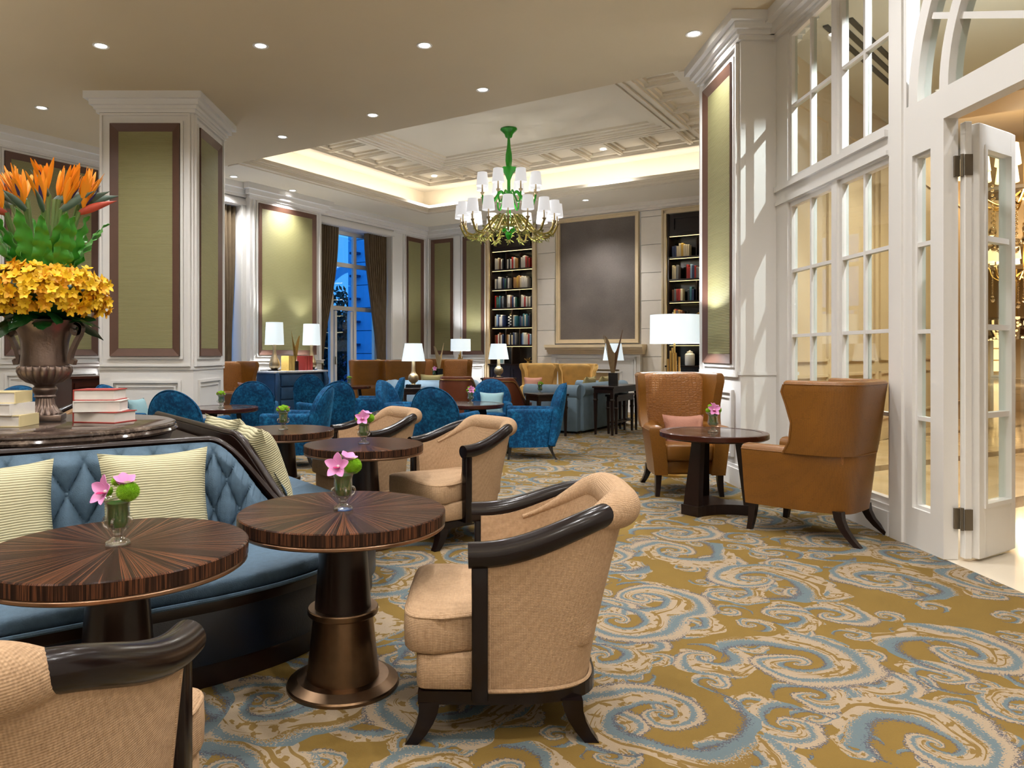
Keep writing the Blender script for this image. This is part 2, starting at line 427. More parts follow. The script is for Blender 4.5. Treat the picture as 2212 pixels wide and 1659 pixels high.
# ================================================================== THE SETTING
def place_on(o, xy, rz): o.location = (xy[0], xy[1], 0); o.rotation_euler = (0,0,rz); return o
struct('floor', MB().prism([(-14.7,-3.2),(2.8,-3.2),(2.8,7.5),RR(7.7,-5),RR(7.7,1.7),RR(-1.35,1.7)], -.1, 0), m_carpet, 'patterned gold carpet with blue and cream scrollwork', 'floor', smooth=0)
struct('floor_lobby', MB().prism([(2.8,-3.2),(45,-3.2),(45,45),(14,45),(2.8,7.5)], -.1, -.002), m_lobby, 'polished beige marble floor beyond the glazed doors', 'floor', smooth=0)

# ---- panel helpers: boxes drawn in (x, d, z), d = distance out of the wall face
def bars(x0, x1, z0, z1, w, d0, d1, mb=None):
    mb = mb or MB()
    mb.box(x0,x1,d0,d1,z0,z0+w); mb.box(x0,x1,d0,d1,z1-w,z1); mb.box(x0,x0+w,d0,d1,z0+w,z1-w); mb.box(x1-w,x1,d0,d1,z0+w,z1-w); return mb
def mitre(x0, x1, z0, z1, w, d0, d1):          # sloping picture-frame moulding
    m = MB(); o = [(x0,z0),(x1,z0),(x1,z1),(x0,z1)]; i = [(x0+w,z0+w),(x1-w,z0+w),(x1-w,z1-w),(x0+w,z1-w)]
    v = [(x,d1,z) for x,z in o]+[(x,d0+.006,z) for x,z in i]+[(x,d0,z) for x,z in o]
    f = [(k,(k+1)%4,4+(k+1)%4,4+k) for k in range(4)]+[(8+k,8+(k+1)%4,(k+1)%4,k) for k in range(4)]
    return m.add(v, f)
def green_panel(par, place, x0, x1, z0=1.16, z1=3.9, base=0.0, fw=.10, outer=True):
    P = lambda mb: mb.mapped(lambda x,d,z: place(x, d+base, z))
    P(MB().box(x0+fw-.01,x1-fw+.01,0,.012,z0+fw-.01,z1-fw+.01)).obj('fabric_panel', m_green, par, smooth=0)
    P(mitre(x0,x1,z0,z1,fw,.0,.04)).obj('panel_frame', m_brown, par, smooth=0)
    if outer:
        mb = bars(x0-.035,x1+.035,z0-.035,z1+.035,.03,0,.022); bars(x0-.12,x1+.12,z0-.12,z1+.12,.025,0,.03,mb)
        P(mb).obj('panel_moulding', m_white, par, smooth=0)
def wainscot(par, place, x0, x1, z0=.22, z1=.92, base=0.0):
    mb = bars(x0,x1,z0,z1,.03,0,.028); bars(x0+.06,x1-.06,z0+.06,z1-.06,.02,0,.014,mb)
    mb.mapped(lambda x,d,z: place(x,d+base,z)).obj('wainscot_moulding', m_white, par, smooth=0)
def rail(par, place, x0, x1, base=0.0, e0=0, e1=0):
    for nm, st in (('chair_rail', [(1.0,1.05,.03),(1.05,1.065,.045)]), ('baseboard', [(0,.16,.03),(.16,.19,.018)]), ('cornice', [(3.97,4.02,.05),(4.02,4.10,.10),(4.10,4.20,.17),(3.94,3.97,.025)])):
        mb = MB()
        for a, b, d in st: mb.box(x0-e0*d, x1+e1*d, 0, d, a, b)
        mb.mapped(lambda x,d,z: place(x,d+base,z)).obj(nm, m_white, par, smooth=0)

# ---- left wall
wl = MB(); T = -.5
for a, b, z0, z1 in ((-.5,1.39,0,4.3),(3.68,5.62,0,4.3),(8.1,26,0,4.3),(1.39,3.68,3.82,4.3),(5.62,8.1,3.82,4.3)): wl.box(a,b,T,0,z0,z1)
wall_left = place_on(struct('wall_left', wl, m_white, 'white panelled side wall with green fabric panels and tall windows', 'wall', smooth=0), C0, ROT_LEFT)
PL = lambda x,d,z: (x,d,z)
MB().box(3.72,5.52,0,.14,0,4.2).obj('pilaster', m_white, wall_left, smooth=0)
rail(wall_left, PL, 3.72, 5.52, .14, 1, 1); rail(wall_left, PL, 0, 1.30); rail(wall_left, PL, 8.1, 22)
for a,b in ((1.3,3.72),(5.52,8.1)):
    mb = MB()
    for z0,z1,d in [(3.97,4.02,.05),(4.02,4.10,.10),(4.10,4.20,.17)]: mb.box(a,b,0,d,z0,z1)
    mb.obj('cornice', m_white, wall_left, smooth=0)
green_panel(wall_left, PL, 3.9, 5.34, base=.14); wainscot(wall_left, PL, 3.9, 5.34, base=.14)
green_panel(wall_left, PL, .17, .82); wainscot(wall_left, PL, .17, .82)
green_panel(wall_left, PL, 8.27, 9.56); wainscot(wall_left, PL, 8.27, 9.56); green_panel(wall_left, PL, 10.1, 11.4); wainscot(wall_left, PL, 10.1, 11.4)
for a, b in ((1.39,3.68),(5.62,8.1)):           # architraves round the windows
    mb = MB()
    for w,d in ((.0,.03),(.04,.05)):
        mb.box(a-.14+w,a-w*.3,0,d,0,3.82); mb.box(b+w*.3,b+.14-w,0,d,0,3.82); mb.box(a-.14+w,b+.14-w,0,d,3.82+w*.3,3.95-w)
    mb.obj('window_architrave', m_white, wall_left, smooth=0)
def window(name, label, place, x0, x1, z0, z1, cols, rows, pane, fr=.05, mu=.03, dep=.06, loc=None, rz=0, zs=None, xs=None):
    o = bars(x0,x1,z0,z1,fr,-dep/2,dep/2).mapped(place).obj(name, m_white, smooth=0)
    tag(o, label, 'window', None, 'structure')
    if loc: place_on(o, loc, rz)
    xs = xs or [lerp(x0+fr, x1-fr, i/cols) for i in range(cols+1)]; zs = zs or [lerp(z0+fr, z1-fr, j/rows) for j in range(rows+1)]
    for x in xs[1:-1]: MB().box(x-mu/2,x+mu/2,-dep*.45,dep*.45,zs[0],zs[-1]).mapped(place).obj('muntin', m_white, o, smooth=0)
    for z in zs[1:-1]: MB().box(xs[0],xs[-1],-dep*.42,dep*.42,z-mu/2,z+mu/2).mapped(place).obj('muntin', m_white, o, smooth=0)
    for i in range(len(xs)-1):
        for j in range(len(zs)-1):
            MB().box(xs[i]+mu/2,xs[i+1]-mu/2,-.003,.003,zs[j]+mu/2,zs[j+1]-mu/2).mapped(place).obj('pane', pane, o, smooth=0)
    return o
PLw = lambda x,d,z: (x,d-.44,z)
w1 = window('window_1', 'tall dusk-blue window with glazed terrace doors between olive curtains', PLw, 1.40,3.67,.0,3.82,3,3,m_dpane,.07,.09,.08,C0,ROT_LEFT, zs=[.02,2.16,3.1,3.75], xs=[1.47,2.12,2.85,3.6])
for x in (2.20,2.70): MB().box(x,x+.07,-.5,-.4,.02,2.1).obj('door_stile', m_white, w1, smooth=0)
MB().box(2.77,2.80,-.4,-.36,.95,1.12).obj('door_handle', m_silver, w1)
window('window_2', 'side window mostly hidden behind the panelled column', PLw, 5.63,8.09,.0,3.82,3,3,m_dpane,.07,.09,.08,C0,ROT_LEFT, zs=[.02,2.16,3.1,3.75])

def curtain(sa, sb, tie, label, z1=3.8):        # sa..sb at the top, gathered to s = tie at 1 m
    n = 9
    def half(off):
        def fn(u, v):
            z = v*z1
            g = sm((z-1.0)/(z1-1.0))**.75 if z > 1.0 else sm((1.0-z)/1.0)*.22
            c = lerp(tie, (sa+sb)/2, g); w = lerp(.13, abs(sb-sa)/2, g)
            x = c + (u*2-1)*w
            d = -.13 + .045*math.sin(u*2*PI*n + .6*math.sin(3*z)) *(.5+.5*g) + off
            return (x, d, z+.01)
        return fn
    mb = MB().grid(half(0), 110, 24)
    o = thing('curtain', label, 'curtain', (C0.x, C0.y, 0), ROT_LEFT, 'olive brown window curtains')
    mb.obj('drape', m_tan, o, solid=.012, smooth=60)
    pts = [(tie+.15*math.cos(a), -.13+.10*math.sin(a), 1.0+.05*math.cos(a)) for a in [2*PI*k/20 for k in range(21)]]
    MB().tube(pts, .014, 8).obj('tieback_cord', m_gold, o)
    pts = [(tie+.12, -.02, .98), (tie+.12, -.01, .9), (tie+.12,-.01,.78)]
    MB().tube(pts, [.012,.02,.03], 8).obj('tassel', m_gold, o)
curtain(3.66, 2.98, 3.56, 'olive curtain at the dusk-blue window, drawn towards the blue commode')
curtain(2.1, 1.42, 1.56, 'olive curtain at the dusk-blue window, on the far corner side')
curtain(6.5, 5.64, 5.86, 'olive curtain glimpsed beside the panelled column')

# ---- what lies outside the window
def LWp(s, y): p = C0 - U*s + Vector((W.x, W.y))*y; return (p.x, p.y)
g = MB().prism([LWp(9,-.6),LWp(-12,-.6),LWp(-12,-16),LWp(9,-16)], -.25, -.05); struct('ground_terrace', g, m_extdark, 'dark terrace outside the window', 'ground', smooth=0)
ep = thing('stone_pier', 'pale stone pier outside the window', 'pier', (C0.x,C0.y,-.05), ROT_LEFT)
for k in range(9):
    MB().box(-1.75,-.85,-3.3,-2.5,k*.62,k*.62+.6).obj('stone_block', m_extstone, ep, smooth=0)
    MB().box(-.87,-.62,-3.05,-2.85,k*.62+.2,k*.62+.26).obj('bracket', m_extdark, ep, smooth=0)
MB().box(-1.7,-.9,-3.25,-2.55,0,5.6).obj('core', m_extdark, ep, smooth=0)
fb = thing('far_pavilion', 'dim building with an arched opening outside the window', 'building', (C0.x,C0.y,-.05), ROT_LEFT)
mb = MB(); R0, R1 = 1.9, 2.2; arc = [PI*k/24 for k in range(25)]
ring = [[(-6.6+r*math.cos(a), y, 2.4+r*math.sin(a)) for r,y in ((R0,-8),(R1,-8),(R1,-8.4),(R0,-8.4))] for a in arc]
mb.rings(ring); mb.obj('arch', m_extstone, fb)
MB().box(-12,2,-8.5,-8.1,0,2.4).obj('facade', m_extdark, fb, smooth=0)
for k in range(5): MB().box(-10+k*2.2,-9+k*2.2,-8.05,-8.0,.5,1.9).obj('window_pane', m_navy, fb, smooth=0)
tr = thing('garden_tree', 'dark leafy tree outside the window', 'tree', (*LWp(-1.95,-4.75),-.05), 0)
MB().tube([(0,0,0),(.03,0,.8),(0,.05,1.8)], [.08,.06,.04], 8).obj('trunk', m_darkwood, tr)
mb = MB(); rnd = random.Random(3)
for k in range(1500):
    a, b = rnd.uniform(0,2*PI), rnd.uniform(-1,1); q = rnd.random()**.4; r = 1.15
    c = Vector((math.cos(a)*math.sqrt(1-b*b)*r*q, math.sin(a)*math.sqrt(1-b*b)*r*q, 1.75+b*1.45*q))
    d1 = Vector((rnd.uniform(-1,1),rnd.uniform(-1,1),rnd.uniform(-1,1))).normalized()*.11; d2 = d1.orthogonal().normalized()*.05
    mb.add([c-d1,c+d2,c+d1,c-d2], [(0,1,2,3)])
tag(mb.obj('crown', m_tree, tr, smooth=0), 'dense dark leaves', kind='stuff')

# ---- back wall with fireplace and bookcase niches
wb = MB()
for a,b,z0,z1 in ((-.5,1.76,0,4.3),(2.93,5.85,0,4.3),(7.02,8.6,0,4.3),(1.76,2.93,4.0,4.3),(5.85,7.02,4.0,4.3),(1.7,7.1,.0,4.3)):
    if (a,b) == (1.7,7.1): wb.box(a,b,.45,.55,z0,z1)
    else: wb.box(a,b,0,.5,z0,z1)
wall_back = place_on(struct('wall_back', wb, m_white, 'end wall with stone fireplace between two book niches', 'wall', smooth=0), C0, ROT_BACK)
PB = lambda x,d,z: (x,-d,z)
green_panel(wall_back, PB, .15, .78); green_panel(wall_back, PB, 1.06, 1.64)
wainscot(wall_back, PB, .15,.78); wainscot(wall_back, PB, 1.06,1.64)
MB().box(.83,1.0,-.05,0,0,3.94).obj('pilaster', m_white, wall_back, smooth=0)
rail(wall_back, PB, 0, 1.70)
mb = MB()
for z0,z1,d in [(4.05,4.08,.05),(4.08,4.13,.10),(4.13,4.20,.17)]: mb.box(1.7,8,-d,0,z0,z1)
mb.obj('cornice', m_stone, wall_back, smooth=0)
for (a,b) in ((3.02,3.45),(5.36,5.78)):
    z = 0
    while z < 4.0:
        z2 = min(z+.56, 4.04); MB().box(a,b,-.035,0,z+.004,z2-.004).obj('stone_block', m_stone, wall_back, bevel=.004, seg=1, smooth=0); z = z2
for (a,b) in ((1.79,2.90),(5.88,6.99)):
    mb = MB(); mb.box(a-.09,a,-.06,.1,0,4.02); mb.box(b,b+.09,-.06,.1,0,4.02); mb.box(a-.09,b+.09,-.06,.1,3.94,4.04)
    mb.box(a-.09,a-.06,-.08,-.06,0,4.04); mb.box(b+.06,b+.09,-.08,-.06,0,4.04); mb.box(a-.09,b+.09,-.08,-.06,4.01,4.04)
    mb.obj('niche_surround', m_onyx, wall_back, smooth=0)
mb = bars(3.49,5.32,1.40,4.05,.07,0,.07); bars(3.49,5.32,1.40,4.05,.03,.07,.09,mb); bars(3.55,5.26,1.46,3.99,.02,.0,.05,mb)
mb.mapped(PB).obj('panel_surround', m_onyx, wall_back, smooth=0)
MB().box(3.56,5.25,-.035,0,1.47,3.98).obj('beaded_panel', m_art, wall_back, smooth=0)
fp = thing('fireplace', 'cream stone fireplace with stepped mantel under the grey panel', 'fireplace', (C0.x,C0.y,0), ROT_BACK)
mb = MB()
for z0,z1,d in ((1.31,1.37,.32),(1.26,1.31,.29),(1.21,1.26,.24),(1.17,1.21,.20)): mb.box(4.405-(1.0+d*.25),4.405+(1.0+d*.25),-d-.001,-.04,z0,z1)
mb.obj('mantel_shelf', m_onyx, fp, smooth=0)
mb = MB().box(3.42,3.86,-.16,-.04,0,1.17); mb.box(4.95,5.39,-.16,-.04,0,1.17); mb.box(3.86,4.95,-.16,-.04,.86,1.17)
for k,(g_,d) in enumerate(((.0,.19),(.06,.18),(.30,.175))):
    mb.box(3.5+g_,3.53+g_,-d,-.04,0,1.12-g_); mb.box(5.28-g_,5.31-g_,-d,-.04,0,1.12-g_); mb.box(3.5+g_,5.31-g_,-d,-.04,1.09-g_,1.12-g_)
mb.obj('surround', m_white, fp, smooth=0)
MB().box(3.86,4.95,-.06,-.04,0,.86).obj('fire_back', m_onyx, fp, smooth=0)
mb = MB().box(4.0,4.8,-.12,-.07,.0,.42); mb.obj('firebox', m_black, fp, smooth=0)

# ---- ceiling: soffit slabs, tray with lip, cove and coffers
low = MB().prism([RR(-1.35,-5.03),RR(0,-5.03),RR(7.2,-5.03),(2.98,7.3),(2.98,-3.2),(-14.9,-3.2)], CEIL, CEIL+.12)
struct('ceiling', low, m_ceil, 'low flat beige ceiling with recessed downlights', 'ceiling', smooth=0)
sof = MB(); TX, TY = 6.9, -5.03
sof.box(-1.35,0,TY,1.75,CEIL,CEIL+.1); sof.box(0,TX,0,1.75,CEIL,CEIL+.1); sof.box(TX,8.0,TY,1.75,CEIL,CEIL+.1)
ceil2 = place_on(struct('ceiling_tray', sof, m_tray, 'raised coffered tray ceiling with glowing cove', 'ceiling', smooth=0), L0, -TH)
def ringbox(mb, a, b, z0, z1):                 # rectangular ring between inset a and inset b of the opening
    x0,x1,y0,y1 = 0+a, TX-a, TY+a, 0-a; X0,X1,Y0,Y1 = 0+b, TX-b, TY+b, 0-b
    lo,hi = (a,b) if a < b else (b,a)
    ox0,ox1,oy0,oy1 = lo, TX-lo, TY+lo, -lo; ix0,ix1,iy0,iy1 = hi, TX-hi, TY+hi, -hi
    mb.box(ox0,ox1,oy0,iy0,z0,z1); mb.box(ox0,ox1,iy1,oy1,z0,z1); mb.box(ox0,ix0,iy0,iy1,z0,z1); mb.box(ix1,ox1,iy0,iy1,z0,z1); return mb
mb = MB(); 
for a,b,z0,z1 in ((-.30,-.05,4.182,4.1995),(.0005,.022,4.203,4.25),(.0005,.048,4.2505,4.282),(.0005,.082,4.2825,4.34),(-.05,.0,4.3005,4.339)):
    mb.box(a,b,TY,-b,z0,z1); mb.box(a,TX-a,-b,-a,z0,z1); mb.box(TX-b,TX-a,TY,-b,z0,z1)   # the three sides away from the low ceiling
mb.obj('cove_lip', m_tray, ceil2, smooth=0)
mb = MB(); mb.box(-.46,-.42,TY,.46,4.3,4.95); mb.box(-.46,TX+.46,.42,.46,4.3,4.95); mb.box(TX+.42,TX+.46,TY,.46,4.3,4.95); mb.box(-.46,TX+.46,TY-.44,TY-.40,4.3,4.95)
mb.box(-.42,-.05,TY,.42,4.30,4.32); mb.box(-.42,TX+.42,.05,.42,4.30,4.32); mb.box(TX+.05,TX+.42,TY,.42,4.30,4.32)
mb.obj('cove_wall', m_cove, ceil2, smooth=0)
MB().box(-.5,TX+.5,TY-.5,.5,4.86,4.96).obj('coffer_field', m_tray, ceil2, smooth=0)
mb = MB(); ringbox(mb,-.42,.12,4.77,4.86); ringbox(mb,.02,.10,4.74,4.77); ringbox(mb,.12,.2,4.80,4.86); mb.obj('outer_coffer_rail', m_tray, ceil2, smooth=0)
mb = MB()
for a,b,z0 in ((.98,1.34,4.775),(1.02,1.09,4.755),(1.14,1.20,4.75),(1.24,1.30,4.755),(1.34,1.42,4.80),(1.42,1.50,4.825),(.92,.98,4.81)): ringbox(mb,a,b,z0,4.86)
mb.obj('inner_coffer_rail', m_tray, ceil2, smooth=0)
def cross(x0,x1,y0,y1,alongx):
    mb = MB().box(x0,x1,y0,y1,4.78,4.86)
    if alongx: mb.box(x0,x1,y0-.06,y1+.06,4.825,4.86); mb.box(x0,x1,y0+.03,y1-.03,4.765,4.78)
    else: mb.box(x0-.06,x1+.06,y0,y1,4.825,4.86); mb.box(x0+.03,x1-.03,y0,y1,4.765,4.78)
    mb.obj('coffer_beam', m_tray, ceil2, smooth=0)
for k in range(1,11):
    x = lerp(0.0, TX, k/11.0)
    if .9 < x < TX-.9 or True:
        if 1.0 < x < TX-1.0: cross(x-.05,x+.05,-.98,-.12,False); cross(x-.05,x+.05,TY+.12,TY+.98,False)
for k in range(1,8):
    y = lerp(TY, 0, k/8.0)
    if TY+1.0 < y < -1.0: cross(.12,.98,y-.05,y+.05,True); cross(TX-.98,TX-.12,y-.05,y+.05,True)
for (cx,cy) in ((.98,-.98),(TX-.98,-.98)):
    cross(cx-.05,cx+.05,-.98,-.12,False); cross(.12 if cx<2 else TX-.98,.98 if cx<2 else TX-.12,cy-.05,cy+.05,True)
def area(name, loc, rot, sx, sy, p, col):
    l = bpy.data.lights.new(name,'AREA'); l.shape='RECTANGLE'; l.size=sx; l.size_y=sy; l.energy=p; l.color=col
    o = bpy.data.objects.new(name,l); COL.objects.link(o); o.parent = ceil2; o.location = loc; o.rotation_euler = rot; return o
COVE = 15.0; cc = (1.0,.93,.84)
area('cove_strip', (-.12,TY/2,4.36), (0,math.radians(180-35),0), .06, 5.0, COVE, cc)
area('cove_strip', (TX/2,.12,4.36), (math.radians(180-35),0,0), TX, .06, COVE*1.35, cc)
area('cove_strip', (TX+.12,TY/2,4.36), (0,math.radians(180+35),0), .06, 5.0, COVE, cc)

# ---- columns
def column(x0,x1,y0,y1,label):
    o = struct('column', MB().box(x0,x1,y0,y1,0,CEIL), m_white, label, 'column', smooth=0); return o
def ringw(mb,x0,x1,y0,y1,st):
    for a,b,d in st: mb.box(x0-d,x1+d,y0-d,y1+d,a,b)
    return mb
def dress(o,x0,x1,y0,y1):
    for nm, st in (('chair_rail', [(1.0,1.03,.012)]), ('baseboard', [(0,.16,.03),(.16,.19,.018)]), ('cornice', [(3.98,4.02,.03),(4.02,4.06,.05),(4.06,4.12,.085),(4.12,4.2,.13)])):
        ringw(MB(),x0,x1,y0,y1,st).obj(nm, m_white, o, smooth=0)
c1 = (-4.22,-3.13,8.6,9.68)
col1 = column(*c1,'freestanding white column with green fabric panels'); dress(col1,*c1)
Pf = lambda x,d,z: (x, 8.6-d, z); Pr = lambda x,d,z: (-3.13+d, x, z)
green_panel(col1,Pf,-4.085,-3.28,1.16,3.855); wainscot(col1,Pf,-4.08,-3.27,.25,.88)
green_panel(col1,Pr,8.74,9.52,1.16,3.855); wainscot(col1,Pr,8.74,9.52,.25,.88)
c2 = (2.475,2.98,6.6,7.72)
col2 = column(*c2,'tall white column with a ribbed green panel beside the glazed screen'); dress(col2,*c2)
Pm = lambda x,d,z: (2.475-d, x, z)
green_panel(col2,Pm,6.76,7.54,1.10,3.855); wainscot(col2,Pm,6.76,7.54,.25,.86)

# ---- glazed screen wall on the right (plane x = 2.8), seen in (y, z)
XR0, XR1 = 2.79, 2.875
wr = MB()
def wr_box(y0,y1,z0,z1,xa=XR0,xb=XR1): wr.box(xa,xb,y0,y1,z0,z1)
for y0,y1 in ((4.85,5.53),(5.61,6.37)):
    for z0,z1 in ((0,.2),(2.49,2.67),(3.95,4.2)): wr_box(y0,y1,z0,z1)
wr_box(6.37,6.6,0,4.2); wr_box(5.53,5.61,0,4.2); wr_box(4.66,4.85,0,4.2); wr_box(2.4,4.66,3.99,4.2)
wr_box(4.60,4.66,0,2.56); wr_box(4.30,4.42,0,2.56); wr_box(4.42,4.60,0,.24); wr_box(4.42,4.60,2.42,2.56)
wr_box(2.4,4.66,2.56,2.74); wr_box(-3.2,2.4,0,4.2)
wall_right = struct('wall_right', wr, m_white, 'white timber screen wall with glazing and an arched fanlight', 'wall', smooth=0)
mb = MB(); mb.box(2.775,2.7895,4.86,6.59,2.50,2.53); mb.box(2.765,2.7895,4.86,6.59,2.62,2.665); mb.box(2.76,2.79,2.3,6.6,3.97,4.02); mb.box(2.72,2.79,2.3,6.6,4.02,4.1); mb.box(2.66,2.79,2.3,6.6,4.1,4.2); mb.box(2.775,2.79,4.84,6.6,0,.16)
mb.box(2.775,2.79,4.69,4.82,0,3.97); mb.obj('screen_moulding', m_white, wall_right, smooth=0)
PR_ = lambda x,d,z: (2.835+d, x, z)
window('window_3','lower glazed bay beside the ribbed-panel column', PR_, 5.61,6.37,.2,2.49,2,4,m_pane,.04,.026,.05)
window('window_4','lower glazed bay behind the leather wing chair', PR_, 4.85,5.53,.2,2.49,2,4,m_pane,.04,.026,.05)
window('window_5','upper glazed light beside the ribbed-panel column', PR_, 5.61,6.37,2.67,3.95,2,2,m_pane,.04,.026,.05)
window('window_6','upper glazed light next to the arched fanlight', PR_, 4.85,5.53,2.67,3.95,2,2,m_pane,.04,.026,.05)
window('window_7','narrow sidelight next to the open folding door', PR_, 4.42,4.60,.24,2.42,1,4,m_pane,.02,.026,.05)
# fanlight
fan = bpy.data.objects.new('window_8', None); COL.objects.link(fan); tag(fan,'arched fanlight with radiating bars over the doorway','window',None,'structure')
FY, FZ = 3.36, 2.74
def arcband(r0,r1,x0,x1,a0=0.0,a1=PI,n=40):
    return MB().rings([[(x, FY+r*math.cos(a), FZ+r*math.sin(a)) for r,x in ((r0,x0),(r1,x0),(r1,x1),(r0,x1))] for a in [lerp(a0,a1,k/n) for k in range(n+1)]])
arcband(1.19,1.28,XR0,XR1).obj('arch_bar', m_white, fan); arcband(.90,.98,XR0,XR1).obj('arch_bar', m_white, fan)
sp = [math.radians(a) for a in (24,57,90,123,156)]
for a in sp:
    for r0,r1 in ((.0,.91),(.97,1.2)):
        q = Vector((math.cos(a),math.sin(a))); n_ = Vector((-q.y,q.x))*.018
        pts = [q*r0+n_, q*r1+n_, q*r1-n_, q*r0-n_]
        MB().add([(2.81,FY+p.x,FZ+p.y) for p in pts]+[(2.86,FY+p.x,FZ+p.y) for p in pts], [(0,1,2,3),(4,5,6,7),(0,1,5,4),(1,2,6,5),(2,3,7,6),(3,0,4,7)]).obj('spoke', m_white, fan, smooth=0)
ed = [0]+sp+[PI]
for k in range(6):
    arcband(.0,.90,2.833,2.837,ed[k]+.01,ed[k+1]-.01,8).obj('pane', m_pane, fan, smooth=0)
    arcband(.98,1.19,2.833,2.837,ed[k]+.01,ed[k+1]-.01,8).obj('pane', m_pane, fan, smooth=0)
for sgn in (1,-1):
    pts = [(FY+sgn*1.29*math.cos(a), FZ+1.24*math.sin(a)) for a in [PI/2*k/16 for k in range(17)]]
    poly = pts+[(FY+sgn*1.29, 3.99)]
    MB().add([(2.833,y,z) for y,z in poly]+[(2.837,y,z) for y,z in poly], [tuple(range(len(poly))), tuple(range(len(poly),2*len(poly)))]).obj('pane', m_pane, fan, smooth=0)
# folding door
d1 = bpy.data.objects.new('door_1', None); COL.objects.link(d1); d1.location = (2.945,4.265,0); d1.rotation_euler = (0,0,math.atan2(.53,.85))
tag(d1,'open white folding door leaf with four glass panes','door',None,'structure')
mb = MB(); Z0,Z1,LW = .015,2.52,.46
mb.box(0,.07,-.025,.025,Z0,Z1); mb.box(LW-.06,LW,-.025,.025,Z0,Z1); mb.box(.07,LW-.06,-.025,.025,Z0,.32); mb.box(.07,LW-.06,-.025,.025,2.38,Z1)
mb.obj('leaf_frame', m_white, d1, bevel=.004, seg=1, smooth=0)
bars(.06,LW-.05,.30,2.40,.025,-.034,.034).obj('glazing_bead', m_white, d1, smooth=0)
zz = [lerp(.32,2.38,k/4) for k in range(5)]
for k in range(4): MB().box(.08,LW-.07,-.004,.004,zz[k]+.015,zz[k+1]-.015).obj('pane', m_pane, d1, smooth=0)
for k in range(1,4): MB().box(.07,LW-.06,-.022,.022,zz[k]-.016,zz[k]+.016).obj('muntin', m_white, d1, smooth=0)
d2 = struct('door_2', MB().box(2.885,2.925,4.255,4.30,.015,2.53), m_white, 'folded-back white door leaf seen edge-on at the jamb','door', bevel=.003, seg=1, smooth=0)
for z in (.24,2.28):
    mb = MB().box(2.845,2.875,4.283,4.297,z-.06,z+.06); mb.box(2.88,2.925,4.247,4.254,z-.06,z+.06); mb.tube([(2.878,4.27,z-.065),(2.878,4.27,z+.065)],.009,10)
    mb.obj('hinge', m_steel, d2)

# ---- corridor and lobby beyond the screen
cd = Vector((.70,.714)); cn = Vector((.714,-.70))
p0 = Vector((2.99,7.35)); p1 = p0+cd*11
wc = struct('wall_corridor', MB().prism([tuple(p0),tuple(p1),tuple(p1-cn*.2),tuple(p0-cn*.2)],0,4.5), m_beige, 'warm beige corridor wall seen through the glazing','wall', smooth=0)
for k in range(6):
    a = p0+cd*(.2+k*1.8); b = a+cd*1.6
    for z0,z1 in ((.3,.95),(1.1,3.9)):
        mb = MB()
        for (ta,tb,za,zb) in ((0,1,z0,z0+.03),(0,1,z1-.03,z1),(0,.02,z0,z1),(.98,1,z0,z1)):
            A=a.lerp(b,ta); B=a.lerp(b,tb); mb.prism([tuple(A),tuple(B),tuple(B+cn*.025),tuple(A+cn*.025)],za,zb)
        mb.obj('panel_moulding', m_beige, wc, smooth=0)
mb = MB().prism([(2.95,-3.2),(6.2,-3.2),(6.2,9.5),tuple(p0+cd*5),tuple(p0)],4.4,4.5)
cc_ = struct('ceiling_corridor', mb, m_grey, 'pale corridor ceiling with dark air slots','ceiling', smooth=0)
for k in range(3):
    a = p0+cn*(.45+k*.11)+cd*.3; b = a+cd*4.2
    MB().prism([tuple(a),tuple(b),tuple(b+cn*.05),tuple(a+cn*.05)],4.385,4.4).obj('air_slot', m_slot, cc_, smooth=0)
struct('ceiling_lobby', MB().prism([(6.2,-3.2),(45,-3.2),(45,45),(14,45),tuple(p0+cd*5),(6.2,9.5)],5.6,5.7), m_beige, 'high warm lobby ceiling','ceiling', smooth=0)
for k,(Y,z) in enumerate(((10.5,4.75),(16,4.6),(23,4.5),(29,4.5))):
    X = .735*Y; q = Vector((.735,1)).normalized(); n_ = Vector((q.y,-q.x)); c_ = Vector((X,Y))
    b_ = struct('beam', MB().prism([tuple(c_-n_*3-q*.5),tuple(c_+n_*3-q*.5),tuple(c_+n_*3+q*.5),tuple(c_-n_*3+q*.5)],z,5.6), m_beige, ['deep lobby ceiling beam above the open door','second lobby ceiling beam','third lobby ceiling beam','farthest lobby ceiling beam'][k],'beam', smooth=0)
    MB().prism([tuple(c_-n_*3-q*.62),tuple(c_+n_*3-q*.62),tuple(c_+n_*3-q*.5),tuple(c_-n_*3-q*.5)],z+.03,z+.10).obj('beam_moulding', m_white, b_, smooth=0)
    MB().prism([tuple(c_-n_*3+q*.52),tuple(c_+n_*3+q*.52),tuple(c_+n_*3+q*1.3),tuple(c_-n_*3+q*1.3)],z+.35,z+.36).obj('lit_cove', M_emit('lobby_cove',(255,236,205),3.0), b_, smooth=0)
lw = struct('wall_lobby', MB().box(16,45,36,36.3,0,5.6), m_beige, 'far lobby wall with glazed doors','wall', smooth=0)
for k in range(3):
    x = 25.6+k*1.5
    mb = bars(x,x+1.2,0,2.6,.12,-.1,0).mapped(lambda a,d,z:(a,36+d,z)); mb.box(x+.55,x+.65,35.9,36,0,2.6); mb.obj('door_frame', m_white, lw, smooth=0)
    for i in range(2):
        for j in range(4): MB().box(x+.14+i*.52,x+.53+i*.54,35.94,35.95,.3+j*.57,.8+j*.57).obj('pane', m_lwarm if (i+k)%2==0 else m_redwood, lw, smooth=0)
# ---- rear shell of the room, behind the camera
struct('wall_front', MB().box(-15,2.95,-3.4,-3.2,0,4.3), m_white, 'plain wall closing the room','wall', smooth=0)

